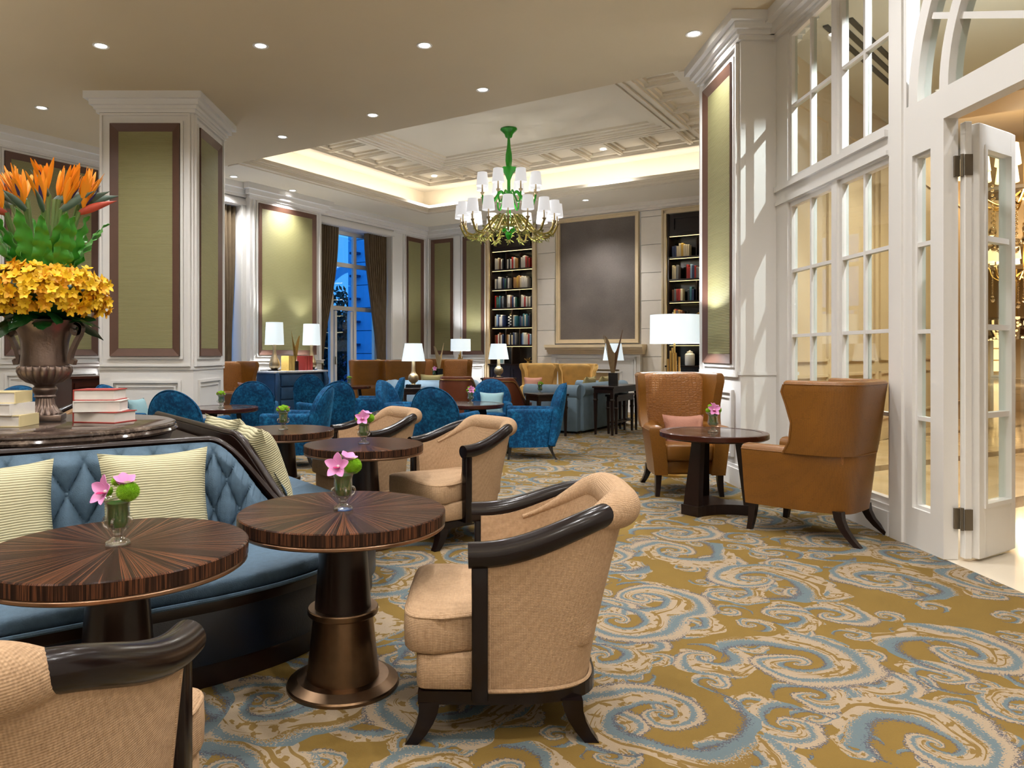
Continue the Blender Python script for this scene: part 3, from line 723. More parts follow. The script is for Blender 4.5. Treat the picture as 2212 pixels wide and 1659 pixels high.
struct('wall_lobby_side', MB().prism([tuple(p1),(16,36),(15.7,36),tuple(p1-cn*.2)],0,5.6), m_beige,'long beige lobby wall running away','wall',smooth=0)
struct('wall_lobby_end', MB().box(44.8,45,-3.2,45,0,5.7), m_beige,'distant beige lobby wall','wall',smooth=0)
struct('wall_lobby_rear', MB().box(2.95,45,-3.4,-3.2,0,5.7), m_beige,'beige lobby wall behind the doors','wall',smooth=0)
struct('trim_1', MB().box(6.15,6.2,-3.2,9.5,4.4,5.6), m_beige,'fascia between corridor and lobby ceilings','trim',smooth=0)
# ================================================================== UPHOLSTERY HELPERS
def spow(x, e): return math.copysign(abs(x)**e, x)
def upt(w, f, b, a, e1=.5, e2=.85):
    return (w*spow(math.cos(a), e1), f-(f-b)*abs(math.sin(a))**e2)
def ushell(levels, n=40, e1=.5, e2=.85):        # levels: (half width, front y, back y, thickness, z or z(a))
    rings = []
    A = [PI*k/n for k in range(n+1)]
    for (w,f,b,t,z) in levels:
        zf = z if callable(z) else (lambda a, z=z: z)
        ff = f if callable(f) else (lambda a, f=f: f)
        o = [(*upt(w,f if not callable(f) else f(0),b,a,e1,e2), zf(a)) for a in A]
        i = [(*upt(w-t,f if not callable(f) else f(0),b+t,a,e1,e2), zf(a)) for a in A]
        rings.append(o+i[::-1])
    mb = MB(); m = len(rings[0]); mb.rings(rings, True, False, False)
    for base in (0, (len(rings)-1)*m):
        for k in range(n): mb.f.append((base+k, base+k+1, base+m-2-k, base+m-1-k))
    return mb
def round_top(w,f,b,t,z,r=.03):                # extra levels that round off the top edge
    g = lambda dz: (lambda a: z(a)+dz) if callable(z) else z+dz
    return [(w-.06*t,f,b+.06*t,.88*t,g(r*.55)),(w-.2*t,f-.01,b+.2*t,.6*t,g(r*.9)),(w-.42*t,f-.02,b+.42*t,.16*t,g(r))]
def soft(sx,sy,sz,e=.35,nu=28,nv=14,c=(0,0,0)):
    return MB().rings([[(c[0]+sx*spow(math.cos(v),e)*spow(math.cos(u),e), c[1]+sy*spow(math.cos(v),e)*spow(math.sin(u),e), c[2]+sz*spow(math.sin(v),e)) for u in [2*PI*k/nu for k in range(nu)]] for v in [-PI/2+PI*j/nv for j in range(nv+1)]])
def pillow_mb(s=.25, t=.085, n=14, squash=1.0):
    mb = MB()
    for sg in (1,-1):
        def fn(u,v):
            x=u*2-1; z=v*2-1
            px=x*(1-.10*(1-z*z)) ; pz=z*(1-.10*(1-x*x))
            y=sg*t*((1-x**4)*(1-z**4))**.6
            return (px*s, y, pz*s*squash)
        mb.grid(fn,n,n)
    return mb
pillow_me = pillow_mb(.25,.085).mesh('throw_pillow', m_pillow, smooth=70)
def leg_mb(x,y,h,top=.022,bot=.016,kick=(0,0)):
    pts=[(x+kick[0]*((1-t)**2), y+kick[1]*((1-t)**2), h*t) for t in (0,.25,.5,.75,1)]
    mb=MB(); rs=[]
    for k,(px,py,pz) in enumerate(pts):
        r=lerp(bot,top,k/4); rs.append([(px-r,py-r,pz),(px+r,py-r,pz),(px+r,py+r,pz),(px-r,py+r,pz)])
    return mb.rings(rs)

# ------------------------------------------------------------------ cream barrel chair
def cream_chair(name,label,loc,rz,group):
    t=thing(name,label,'armchair',loc,rz,group)
    rise=lambda a: sm(math.sin(a))                                   # 0 at the arms, 1 at the back
    # base rail and legs
    n=30; rail_=[upt(.275,.15,-.235,PI*k/n,.5,.85) for k in range(n+1)]
    out=rail_[::-1]+[(.275,.33),(-.275,.33)][::1]
    out=[(-.275,.33)]+[p for p in rail_[::-1]]+[(.275,.33)]
    MB().prism(out,.125,.165).obj('base_rail',m_rail,t,smooth=0)
    for sx in (-1,1):
        leg_mb(sx*.245,.295,.13,.032,.020,(sx*.01,.055)).obj('leg',m_rail,t,smooth=0)
        leg_mb(sx*.215,-.145,.13,.032,.022,(sx*.01,-.06)).obj('leg',m_rail,t,smooth=0)
        MB().box(sx*.295-.022,sx*.295+.022,.115,.165,.15,.60).obj('front_post',m_rail,t,bevel=.006,smooth=30)
    # upholstered shell
    zt=lambda a: .585+.118*rise(a)
    lv=[(.272+.012*0,.14,-.215,.07,.165)]
    for k in range(1,7):
        q=k/6; lv.append((lerp(.272,.315,q),.14,lerp(-.215,-.335,q**1.2),lerp(.075,.06,q),(lambda a,q=q: lerp(.165,zt(a),q))))
    sh=ushell(lv,48).obj('shell',m_cream,t,smooth=50)
    # piping along the foot of the shell
    MB().tube([(*upt(.278,.135,-.221,PI*k/40),.168) for k in range(41)],.006,6).obj('piping',m_cream,sh)
    for sx in (-1,1):
        MB().tube([(sx*lerp(.270,.312,q),.112,lerp(.17,.575,q)) for q in (0,.25,.5,.75,1)],.006,6).obj('piping',m_cream,sh)
    # top edge: dark wood arms, padded roll over the back
    top=lambda a,dw=0.0,dz=0.0: (*upt(.315+dw-.028*0,.175,-.335-dw,a),zt(a)+dz)
    for s0 in (0,1):
        A=[lerp(0,.42*PI,k/22) for k in range(23)]
        if s0: A=[PI-a for a in A]
        rad=[.040-.004*sm(k/22) for k in range(23)]
        MB().tube([(top(a,-.014)[0],top(a,-.014)[1],top(a)[2]+.004) for a in A],rad,28).obj('arm',m_rail,t,smooth=60)
    A=[lerp(.12*PI,.88*PI,k/80) for k in range(81)]
    S=[sm((min(a,PI-a)-.14*PI)/(.27*PI)) for a in A]
    MB().tube([(top(a,lerp(-.060,-.012,s_))[0],top(a,lerp(-.060,-.012,s_))[1],top(a)[2]+lerp(-.035,.004,s_)) for a,s_ in zip(A,S)],[lerp(.008,.060,s_) for s_ in S],28).obj('back_roll',m_cream,t,smooth=60)
    # seat
    soft(.280,.115,.060,.2).mapped(lambda x,y,z:(x,y+.225,z+.222)).obj('seat_box',m_cream,t,smooth=50)
    c=soft(.292,.300,.068,.24).mapped(lambda x,y,z:(x*(.80 if y< .06 else 1),y+.082,z+.338+.012*max(0,1-(x/.29)**2)*(1 if z>0 else 0))).obj('seat_cushion',m_cream,t,smooth=50)
    pts=[(.286*spow(math.cos(u),.24),.294*spow(math.sin(u),.24)+.082) for u in [2*PI*k/60 for k in range(61)]]
    MB().tube([(x*(.80 if y<.142 else 1),y,.392) for x,y in pts],.005,6).obj('piping',m_cream,c)
    return t
G_cr='cream barrel chairs round the ebony tables'
cr=cream_chair('barrel_chair','cream barrel chair seen full side-on in the middle of the carpet',(.20,2.53,0),face(-1,.03),G_cr)
dup(cr,(-.89,1.41,0),face(.0,1),'cream barrel chair cut off at the picture corner, seen from behind',G_cr)
dup(cr,(-.04,4.90,0),face(-.80,-.60),'cream barrel chair facing the bare ebony table, blue chair behind it',G_cr)
dup(cr,(-.72,5.74,0),face(-.80,-.60),'cream barrel chair whose seat is hidden by an ebony table',G_cr)
dup(cr,(-3.62,6.95,0),face(-.4,-.9),'cream barrel chair glimpsed behind the bronze urn foot',G_cr)

# ------------------------------------------------------------------ pedestal tables
def ebony_table(label,loc,rz):
    t=thing('pedestal_table',label,'table',loc,rz,'round ebony pedestal tables')
    tp=MB().lathe([(0,.6305),(.366,.6305),(.37,.627),(.37,.588),(.366,.585),(0,.585)],72).obj('table_top',m_ebony,t,smooth=30)
    MB().lathe([(.3705,.589),(.3712,.589),(.3712,.626),(.3705,.626)],72).obj('edge_band',m_ebedge,tp,smooth=30)
    MB().lathe([(0,.586),(.366,.586),(.369,.582),(.369,.575),(.362,.570),(0,.570)],72).obj('metal_rim',m_copper,t,smooth=20)
    MB().lathe([(.080,.575),(.102,.28),(0,.28)],40).obj('column_cone',m_darkwood,t,smooth=30)
    MB().lathe([(0,.282),(.124,.282),(.127,.278),(.127,.262),(.124,.258),(0,.258)],48).obj('collar',m_bronze,t,smooth=20)
    MB().lathe([(.106,.259),(.131,.03),(0,.03)],48).obj('lower_cone',m_bronze,t,smooth=30)
    MB().lathe([(0,.034),(.165,.034),(.198,.016),(.202,.010),(.202,0),(0,0)],56).obj('base',m_bronze,t,smooth=14)
    return t
T1=(-.435,2.69); T2=(-1.02,2.19); T3=(-.62,4.64); T4=(-1.334,5.5); T6=(-3.62,6.1)
te=ebony_table('round ebony table with bronze foot in front of the sofa end',(*T1,0),.2)
dup(te,(*T2,0),1.1,'round ebony table in front of the tufted sofa, nearest of all'.replace(', nearest of all',' cushions'))
dup(te,(*T3,0),.5,'round ebony table between two cream chairs')
dup(te,(*T4,0),.9,'round ebony table reflecting olive light near the blue chairs')
dup(te,(*T6,0),.9,'round ebony table glimpsed behind the bronze urn')
def tripod_table(label,loc,rz,s=1):
    t=thing('tripod_table',label,'table',loc,rz,'marble-topped tripod tables',s)
    MB().lathe([(0,.600),(.372,.600),(.372,.585),(0,.585)],64).obj('marble_inset',m_emper,t,smooth=30)
    MB().rings([[(r_*math.cos(2*PI*q_/64),r_*math.sin(2*PI*q_/64),z_) for q_ in range(64)] for r_,z_ in ((.345,.6015),(.392,.6015),(.396,.597),(.396,.565),(.390,.560),(.01,.560),(.01,.584),(.345,.584),(.345,.6015))],True,False,False).obj('table_rim',m_redwood,t,smooth=30)
    MB().lathe([(0,.561),(.380,.561),(.382,.556),(.372,.552),(0,.552)],64).obj('metal_rim',m_bronze,t,smooth=30)
    for k in range(3):
        a=2*PI*k/3
        rs=[]
        for z,r,w in ((.07,.245,.066),(.3,.215,.052),(.553,.18,.040)):
            q=Vector((math.cos(a),math.sin(a))); n=Vector((-q.y,q.x))
            rs.append([(*(q*(r-.026)+n*w),z),(*(q*(r+.026)+n*w),z),(*(q*(r+.026)-n*w),z),(*(q*(r-.026)-n*w),z)])
        MB().rings(rs).obj('leg',m_darkwood,t,smooth=0)
    pts=[]
    for k in range(3):
        a=2*PI*k/3; b=2*PI*(k+1)/3
        q=Vector((math.cos(a),math.sin(a))); n=Vector((-q.y,q.x)); q2=Vector((math.cos(b),math.sin(b))); n2=Vector((-q2.y,q2.x))
        A=q*.285-n*.075; B=q*.285+n*.075; C=q2*.285-n2*.075; mid=((q+q2)/2).normalized()*.06
        pts+= [tuple(A),tuple(B)]+[tuple(B*(1-s_)**2+mid*2*s_*(1-s_)+C*s_*s_) for s_ in [j/10 for j in range(1,10)]]
    MB().prism(pts,0,.075).obj('plinth',m_darkwood,t,smooth=0)
    return t
T5=(1.90,5.62); TB1=(-2.66,8.15); TB2=(.09,8.75); TB3=(-2.05,13.35)
tt=tripod_table('tripod table with brown marble top between two leather wing chairs',(*T5,0),PI/2+.1)
dup(tt,(*TB1,0),.3,'tripod table among the blue chairs in front of the column')
dup(tt,(*TB2,0),.7,'tripod table among the blue chairs with a small vase, centre of the room'.replace(', centre of the room',' near the pale cushion'))
dup(tt,(*TB3,0),.4,'tripod table half hidden beside the terrace window')

# ------------------------------------------------------------------ wing chairs
def wing_chair(name,label,loc,rz,group,mat,croc,cush,sc=1,flare=.0):
    t=thing(name,label,'wing chair',loc,rz,group,sc)
    for sx in (-1,1):
        leg_mb(sx*.255,.30,.20,.026,.017,(sx*.012,.02)).obj('leg',m_darkwood,t,smooth=0)
        leg_mb(sx*.215,-.24,.20,.028,.020,(sx*.03,-.13)).obj('leg',m_darkwood,t,smooth=0)
    lv=[(.292,.34,-.30,.11,.18),(.305,.345,-.315,.115,.30),(.325,.345,-.33,.12,.45),(.340,.345,-.338,.125,.545)]
    lv+=round_top(.340,.345,-.338,.125,.545,.045)
    body=ushell(lv,44,.42,.85).obj('body',mat,t,smooth=50)
    MB().tube([(*upt(.338,.346,-.339,PI*k/40,.42,.85),.553) for k in range(41)],.005,6).obj('piping',mat,body)
    up=[(.338,.06,-.335,.065,.55),(.345,.015,-.348,.065,.63),(.350,.0,-.362,.062,.75),(.360,.03,-.376,.062,.87),(.368+flare,.055,-.386,.062,.95),(.370+flare,.04,-.392,.060,.995)]
    up+=round_top(.370+flare,.04,-.392,.060,.995,.028)
    wing=ushell(up,44,.42,.85).obj('wing_back',mat,t,smooth=50)
    MB().tube([(*upt(.368+flare,.035,-.39,PI*k/40,.42,.85),1.0) for k in range(41)],.006,6).obj('piping',mat,wing)
    for sx in (-1,1):
        MB().tube([(sx*(w-.0),f,z) for (w,f,b,tt_,z) in up[:6]],.007,6).obj('piping',mat,wing)
    soft(.268,.055,.305,.3).mapped(lambda x,y,z:(x*(1+.11*z/.3),y-.255+.45*x*x-.16*(z+.30)*.45,z+.708)).obj('inner_back',croc,t,smooth=50)
    MB().box(-.22,.22,-.25,.30,.18,.30).obj('seat_rail',mat,t,bevel=.02,smooth=50)
    soft(.222,.285,.075,.25).mapped(lambda x,y,z:(x,y+.055,z+.365)).obj('seat_cushion',mat,t,smooth=50)
    return t
G_w='cognac leather wing chairs'
wc1=wing_chair('wing_chair','cognac leather wing chair turned away in front of the glazed screen',(2.37,4.99,0),face(-.66,.75),G_w,m_leather,m_croc,None)
dup(wc1,(1.90,6.50,0),face(-.03,-1),'cognac leather wing chair with crocodile-embossed back facing the tripod table',G_w)
for x,y,f,l in ((WP(514,11.6),11.6,(.85,-.5),'cognac wing chair beside the white column and the blue commode'),
    (WP(796,14.6),14.6,(-.1,1),'cognac wing chair seen from behind in front of the terrace doors'),
    (WP(876,14.2),14.2,(.1,1),'cognac wing chair seen from behind, behind the ball-based lamp'),
    (WP(922,16.3),16.3,(.5,-.85),'cognac wing chair tucked into the far corner below a green panel'),
    (WP(979,15.4),15.4,(-.3,-1),'cognac wing chair facing out below the rod floor lamp')):
    dup(wc1,(x,y,0),face(*f),l,G_w,1.04)
gw=wing_chair('gold_wing_chair','gold velvet wing chair with a pink cushion, by the book niche',(WP(1165,14.5),14.5,0),face(-.25,-1),'gold velvet wing chairs',m_goldvel,m_goldvel,None,.97,.03)
dup(gw,(WP(1246,13.9),13.9,0),face(-.1,-1),'gold velvet wing chair in front of the fireplace','gold velvet wing chairs')

# ------------------------------------------------------------------ blue spoon-back chairs
def arched(w,zc,zt,z0,n=40):
    pts=[(-w,z0),(-w,lerp(z0,zc,.5))]
    pts+=[(-w*math.cos(a),zc+(zt-zc)*math.sin(a)) for a in [PI*k/n for k in range(n+1)]]
    pts+=[(w,lerp(z0,zc,.5)),(w,z0)]
    return pts
def blue_chair(label,loc,rz):
    t=thing('spoonback_chair',label,'armchair',loc,rz,'blue velvet spoon-back chairs')
    for sx in (-1,1):
        leg_mb(sx*.24,.26,.15,.018,.012,(sx*.012,.02)).obj('leg',m_black,t,smooth=0)
        leg_mb(sx*.20,-.20,.15,.018,.012,(sx*.012,-.06)).obj('leg',m_black,t,smooth=0)
    lv=[(.285,.27,-.26,.085,.14),(.295,.285,-.275,.085,.35),(.305,.29,-.29,.085,.53)]+round_top(.305,.29,-.29,.085,.53,.04)
    ushell(lv,36,.4,.9).obj('arm_body',m_blue,t,smooth=50)
    P=arched(.262,.56,.85,.16); cx,cz=0,.5; rs=[]
    for s,d in ((.02,.055),(.55,.055),(.86,.05),(.96,.035),(1.0,.0),(.985,-.03),(.93,-.045),(.6,-.05),(.02,-.05)):
        ring=[]
        for x,z in P:
            X=x*s; Z=cz+(z-cz)*s
            y=-.275-.14*(Z-.4)-.02+.95*X*X+d
            ring.append((X,y,Z))
        rs.append(ring)
    bk=MB().rings(rs,True,True,True).obj('back',m_blue,t,smooth=60)
    MB().tube([(x*1.0,-.275-.14*(z-.4)-.02+.95*x*x-.03,z) for x,z in P[2:-2]],.006,6).obj('piping',m_blue,bk)
    soft(.215,.27,.06,.25).mapped(lambda x,y,z:(x,y+.05,z+.385)).obj('seat_cushion',m_blue,t,smooth=50)
    MB().box(-.21,.21,-.24,.27,.14,.34).obj('seat_rail',m_blue,t,bevel=.02,smooth=50)
    return t
B=[(290,8.05,(.95,-.15),'blue velvet chair with an ice-blue cushion against the column'),
   (408,7.25,(.1,1),'blue velvet chair seen from behind, just beyond the marble-topped round table'),
   (548,9.4,(-.25,1),'blue velvet chair seen from behind in front of the blue commode, left of it'.replace(', left of it',' lamps')),
   (640,7.9,(-1,.1),'blue velvet chair seen from the side, behind the ebony table with lime flowers'),
   (706,9.4,(-.55,.85),'blue velvet chair turned away, between the commode and the cream chair'),
   (676,12.3,(0,1),'small-looking blue velvet chair at the terrace window, seen from behind'),
   (815,10.6,(-1,-.05),'blue velvet chair in profile in front of the leather wing chairs'),
   (880,9.3,(.9,-.35),'blue velvet chair facing the small vase, beside the ball-based lamp table'),
   (960,7.9,(.35,1),'blue velvet chair seen squarely from behind, beyond the cream chairs'),
   (1058,9.5,(-.1,-1),'blue velvet chair facing out with an ice-blue cushion beside nailhead chairs'),
   (1150,8.55,(-1,.05),'blue velvet chair in full profile nearest the open carpet'),
   (20,7.5,(.3,-1),'blue velvet chair glimpsed behind the left stack of books')]
bl=None
for px,Y,f,l in B:
    loc=(WP(px,Y),Y,0)
    if bl is None: bl=blue_chair(l,loc,face(*f))
    else: dup(bl,loc,face(*f),l)

# ------------------------------------------------------------------ nailhead scoop chairs
def scoop_chair(label,loc,rz):
    t=thing('scoop_chair',label,'armchair',loc,rz,'nailhead leather scoop chairs')
    for sx in (-1,1):
        leg_mb(sx*.24,.27,.17,.02,.014).obj('leg',m_darkwood,t,smooth=0); leg_mb(sx*.22,-.22,.17,.02,.014,(0,-.05)).obj('leg',m_darkwood,t,smooth=0)
    zt=lambda a: .44+.38*sm(1.35*math.sin(a)-.15)
    lv=[(.28,.30,-.27,.05,.17),(.29,.30,-.28,.05,lambda a: lerp(.17,zt(a),.5)),(.31,.30,-.33,.05,zt)]+round_top(.31,.30,-.33,.05,zt,.02)
    b=ushell(lv,44,.45,.85).obj('shell',m_nail,t,smooth=50)
    MB().tube([(*upt(.312,.28,-.332,PI*k/60,.45,.85),zt(PI*k/60)-.035) for k in range(61)],.006,6).obj('nailhead_trim',m_gold,b)
    soft(.225,.27,.07,.25).mapped(lambda x,y,z:(x,y+.03,z+.36)).obj('seat_cushion',m_nail,t,smooth=50)
    MB().box(-.21,.21,-.22,.28,.17,.32).obj('seat_rail',m_nail,t,smooth=0)
    return t
sc_=scoop_chair('brown leather nailhead chair seen from behind, next to the pale sofa',(WP(991,11.6),11.6,0),face(.2,1))
dup(sc_,(WP(1090,11.0),11.0,0),face(.5,.9),'brown leather nailhead chair sweeping down beside the gold chair')

# ------------------------------------------------------------------ pale blue sofas
def sofa(label,loc,rz,L=1.9,D=.9):
    t=thing('rolled_arm_sofa',label,'sofa',loc,rz,'pale blue rolled-arm sofas'); h=L/2
    MB().box(-h+.04,h-.04,-D/2+.02,D/2-.03,.04,.32).obj('base',m_pale,t,bevel=.015,smooth=50)
    for sx in (-1,1):
        mb=MB().box(sx*h-.1 if sx>0 else -h-.06,sx*h+.06 if sx>0 else -h+.1,-D/2+.02,D/2,.03,.58); a=mb.obj('arm',m_pale,t,bevel=.02,smooth=50)
        MB().tube([(sx*(h-.01),-D/2+.01,.615),(sx*(h-.01),D/2+.01,.615)],.105,20).obj('arm_roll',m_pale,a)
    MB().box(-h+.06,h-.06,-D/2-.03,-D/2+.16,.03,.62).obj('back',m_pale,t,bevel=.03,smooth=50)
    MB().tube([(-h+.06,-D/2+.05,.63),(h-.06,-D/2+.05,.63)],.11,20).obj('back_roll',m_pale,t)
    for k in range(3):
        soft((L-.24)/6-.004,.34,.075,.25).mapped(lambda x,y,z:(x-h+.12+(L-.24)*(k+.5)/3,y+.06,z+.39)).obj('seat_cushion',m_pale,t,smooth=50)
    for sx in (-1,1):
        for y in (-D/2+.05,D/2-.08): MB().box(sx*(h-.06)-.025,sx*(h-.06)+.025,y-.025,y+.025,0,.05).obj('foot',m_darkwood,t,smooth=0)
    return t
Vd=-W                                              # into the room away from the back of sofa 1
q=Vector((1.72,10.9))+U*1.0-W*.47
so=sofa('pale blue sofa beside the dark console table, its rolled arm towards us',(q.x,q.y,0),face(Vd.x,Vd.y))
sofa('pale blue sofa half hidden behind the lamp table',(WP(930,12.85),12.85,0),face(.1,1),1.45)

# ------------------------------------------------------------------ the central banquette island
ISL=Vector((-1.06,3.50)); da=math.atan2(.58,.81)
def IW(x,y): return (ISL.x+x*math.cos(da)-y*math.sin(da), ISL.y+x*math.sin(da)+y*math.cos(da))
def bez(p0,p1,p2,n): return [tuple((Vector(p0)*(1-t)**2+Vector(p1)*2*t*(1-t)+Vector(p2)*t*t)) for t in [k/n for k in range(n+1)]]
LS=1.62
def outline(g):                                     # seat outline shrunk by g, front sofa; x leftwards negative, y<0 towards the viewer
    return [(-LS,-.8+g)]+bez((-.35,-.8+g),(.36-g,-.76+g),(.29-g*.6,-.28),16)+[(.0,-.0),(-LS,0)]
backp=[(-LS,-.0)]+[(-LS+(LS-.25)*k/30,0) for k in range(1,31)]+bez((-.25,0),(-.02,-.0),(.24,-.24),20)[1:]
cum=[0]
for k in range(1,len(backp)): cum.append(cum[-1]+(Vector(backp[k])-Vector(backp[k-1])).length)
TOT=cum[-1]
def bpath(s):
    d=s*TOT
    for k in range(1,len(cum)):
        if cum[k]>=d or k==len(cum)-1:
            f=(d-cum[k-1])/(cum[k]-cum[k-1]); p=Vector(backp[k-1]).lerp(Vector(backp[k]),f); tg=(Vector(backp[k])-Vector(backp[k-1])).normalized()
            return p,Vector((tg.y,-tg.x)),d
BTOP=.80
def btop(d): 
    r=TOT-d; return lerp(.43,BTOP,sm((r)/.46)) if r<.46 else BTOP
def banquette(label,flip,pills):
    fm=(lambda x,y,z:(-y,-x,z)) if flip else (lambda x,y,z:(x,y,z))
    t=thing('banquette',label,'sofa',(ISL.x,ISL.y,0),da,'tufted blue banquettes of the island')
    def P(mb): return mb.mapped(fm)
    P(MB().prism(outline(.03),.0,.085)).obj('plinth',m_darkwood,t,smooth=30)
    P(MB().prism(outline(.012),.085,.275)).obj('leather_base',m_navyleather,t,bevel=.006,smooth=30)
    P(MB().prism(outline(.0),.275,.318)).obj('wood_band',m_darkwood,t,bevel=.004,smooth=30)
    o=outline(.02); cs=P(MB().prism(o,.316,.375)).obj('seat_cushion',m_sofa,t,bevel=.02,seg=3,smooth=60)
    ft=[(x,y,.322) for x,y in outline(-.004)[:-2]]
    P(MB().tube(ft,.008,6)).obj('piping',m_sofa,cs)
    # tufted face
    PXs,PZs=.136,.25
    def surf(d,z,puff=True):
        p,n,_=bpath(d/TOT); tz=(z-.36)/(BTOP-.36)
        off=.17-.10*tz
        s1=abs(math.sin(PI*(d/PXs+z/PZs))); s2=abs(math.sin(PI*(d/PXs-z/PZs)))
        pf=.050*((s1*s2)**.40) if puff else 0
        edge=sm((btop(d)-z)/.06)*sm((TOT-d)/.10)
        return (p.x+n.x*(off*min(1,sm((TOT-d)/.25)*.7+.3)+pf*edge-.02),p.y+n.y*(off*min(1,sm((TOT-d)/.25)*.7+.3)+pf*edge-.02),z)
    def fn(u,v):
        d=u*TOT; return surf(d,lerp(.34,btop(d)-.005,v))
    bk=P(MB().grid(fn,440,90)).obj('tufted_back',m_sofa,t,smooth=75)
    bm_=MB().ball((0,0,0),.012,8,5).mesh('button',m_sofa)
    for i in range(-1,36):
        for j in range(2,12):
            # creases cross where d/PX + z/PZ and d/PX - z/PZ are both whole
            d=PXs*i/2; z=PZs*j/2
            if (i+j)%2==0 and .42<z<btop(d if d>0 else 0)-.05 and .05<d<TOT-.08:
                x,y,zz_=surf(d,z,False); inst('button',bm_,bk,fm(x,y,zz_))
    # outer back and wood trim
    rs=[]
    def fo(u,v):
        p,n,d=bpath(u); return (p.x-n.x*.012,p.y-n.y*.012,lerp(.0,btop(d),v))
    P(MB().grid(fo,80,6)).obj('outer_back',m_darkwood if not flip else m_darkwood,t,solid=.008,smooth=40)
    tr_=[]
    for k in range(91):
        p,n,d=bpath(k/90); tr_.append((p.x+n.x*.018,p.y+n.y*.018,btop(d)+.004))
    P(MB().tube(tr_,.02,10,.8)).obj('wood_trim',m_darkwood,t)
    return t
banquette('tufted blue banquette with dark leather base and two ribbed pillows',False,0)
banquette('tufted blue banquette end facing the room, seen only from behind',True,0)
lg=thing('island_ledge','dark glossy ledge between the backs of the banquettes','ledge',(ISL.x,ISL.y,0),da)
MB().box(-LS,-.035,.035,1.30,.725,.760).obj('ledge_top',m_darkwood,lg,bevel=.004,smooth=0)
MB().box(-LS+.02,-.05,.05,1.28,0,.725).obj('ledge_core',m_redwood,lg,smooth=0)
RT=IW(-.72,.60)
rt=thing('round_display_table','round table with brown marble top carrying the bronze urn','table',(*RT,.76),0)
MB().lathe([(0,.0),(.52,.0),(.545,.012),(.55,.03),(.56,.048),(0,.048)],80).obj('apron',m_redwood,rt,smooth=30)
MB().lathe([(0,.048),(.556,.048),(.578,.056),(.582,.066),(.576,.076),(.566,.080),(.572,.086),(.570,.094),(.556,.100),(0,.100)],96).obj('marble_top',m_emper,rt,smooth=30)
RTZ=.861
def pill(x,y,z,rz,tilt,label,mat=None,s=1.0,roll=0,world=False,group='ribbed olive throw pillows'):
    me=pillow_me
    if mat:
        me=pillow_me.copy(); me.materials[0]=mat
    o=bpy.data.objects.new('throw_pillow',me); COL.objects.link(o)
    p=(x,y) if world else IW(x,y)
    o.location=(p[0],p[1],z); o.rotation_euler=(tilt,roll,rz if world else da+rz); o.scale=(s,)*3
    return tag(o,label,'pillow',group)
pill(-1.0,-.28,.585,.10,-.30,'ribbed olive pillow at the picture edge on the tufted banquette',None,.86)
pill(-.43,-.27,.59,-.06,-.28,'ribbed olive pillow standing in the middle of the tufted banquette',None,.86)
pill(.20,.66,.635,-PI/2+.1,.33,'ribbed olive pillow behind the marble-topped round table, farther one',None,.92)
pill(.20,.20,.62,-PI/2-.1,.33,'ribbed olive pillow poking up behind the banquette corner',None,.92)
# scatter cushions on chairs
def cush(x,y,z,f,label,mat,s=.7,tilt=-.35):
    pill(x,y,z,face(*f),tilt,label,mat,s,0,True,'scatter cushions on chairs')
cush(1.92,6.42,.49,(-.03,-1),'dusty pink cushion on the crocodile-backed wing chair',m_pink,.72,.3)
cush(WP(300,8.05)+.02,8.02,.56,(.95,-.15),'ice-blue cushion on the blue chair by the column',m_paleb,.6,.3)
cush(WP(1062,9.45),9.42,.55,(-.1,-1),'ice-blue cushion on the blue chair beside nailhead chairs',m_paleb,.62,.3)
cush(WP(1150,14.3),14.22,.56,(-.25,-1),'pink cushion on the gold velvet chair',m_pink,.72,.3)
cush(WP(530,11.6)+.06,11.55,.58,(.85,-.5),'rust cushion on the wing chair by the commode',m_nail,.7,.3)
for k,(px,Y,l) in enumerate(((1283,11.75,'gold patterned cushion on the pale sofa, nearer the fireplace chair'),(1316,12.15,'gold patterned cushion on the pale sofa, behind the rod sculpture'),(946,12.85,'gold patterned cushion on the half hidden pale sofa'))):
    cush(WP(px,Y)-.1,Y,.64,(-.8,.5) if k<2 else (.1,1),l,m_pillow2,.8,.3)
# ================================================================== DOWNLIGHTS
dl_ring=MB().lathe([(.052,0),(.075,0),(.078,-.004),(.075,-.008),(.058,-.006),(.052,.0)],28).mesh('trim_ring',m_white)
dl_disc=MB().lathe([(0,.012),(.052,.012),(.052,.002),(0,.002)],24).mesh('lens',m_bulb)
dl_dim=MB().lathe([(0,.012),(.052,.012),(.052,.002),(0,.002)],24).mesh('lens',m_bulbd)
spot_data={}
def spot(p,w,size,blend,col):
    k=(w,size,blend,col)
    if k not in spot_data:
        l=bpy.data.lights.new('downlight_or_fill_spot','SPOT'); l.energy=w; l.spot_size=math.radians(size); l.spot_blend=blend; l.color=col; l.shadow_soft_size=.06; spot_data[k]=l
    o=bpy.data.objects.new('downlight_or_fill_spot',spot_data[k]); COL.objects.link(o); 
    if p: o.parent=p
    o.location=(0,0,-.02); return o
def downlight(x,y,z,label,w=1.0,dim=False,size=140,group='recessed ceiling downlights'):
    t=thing('downlight',label,'downlight',(x,y,z-.003),0,group)
    inst('trim_ring',dl_ring,t); inst('lens',dl_dim if dim else dl_disc,t,(0,0,-.004))
    if w: spot(t,SPOT_W*w,size,1.0,WARM)
    return t
def dpx(px,py,z=CEIL): Y=(z-CAMH)*FPX/(CY-py); return (WP(px,Y),Y)
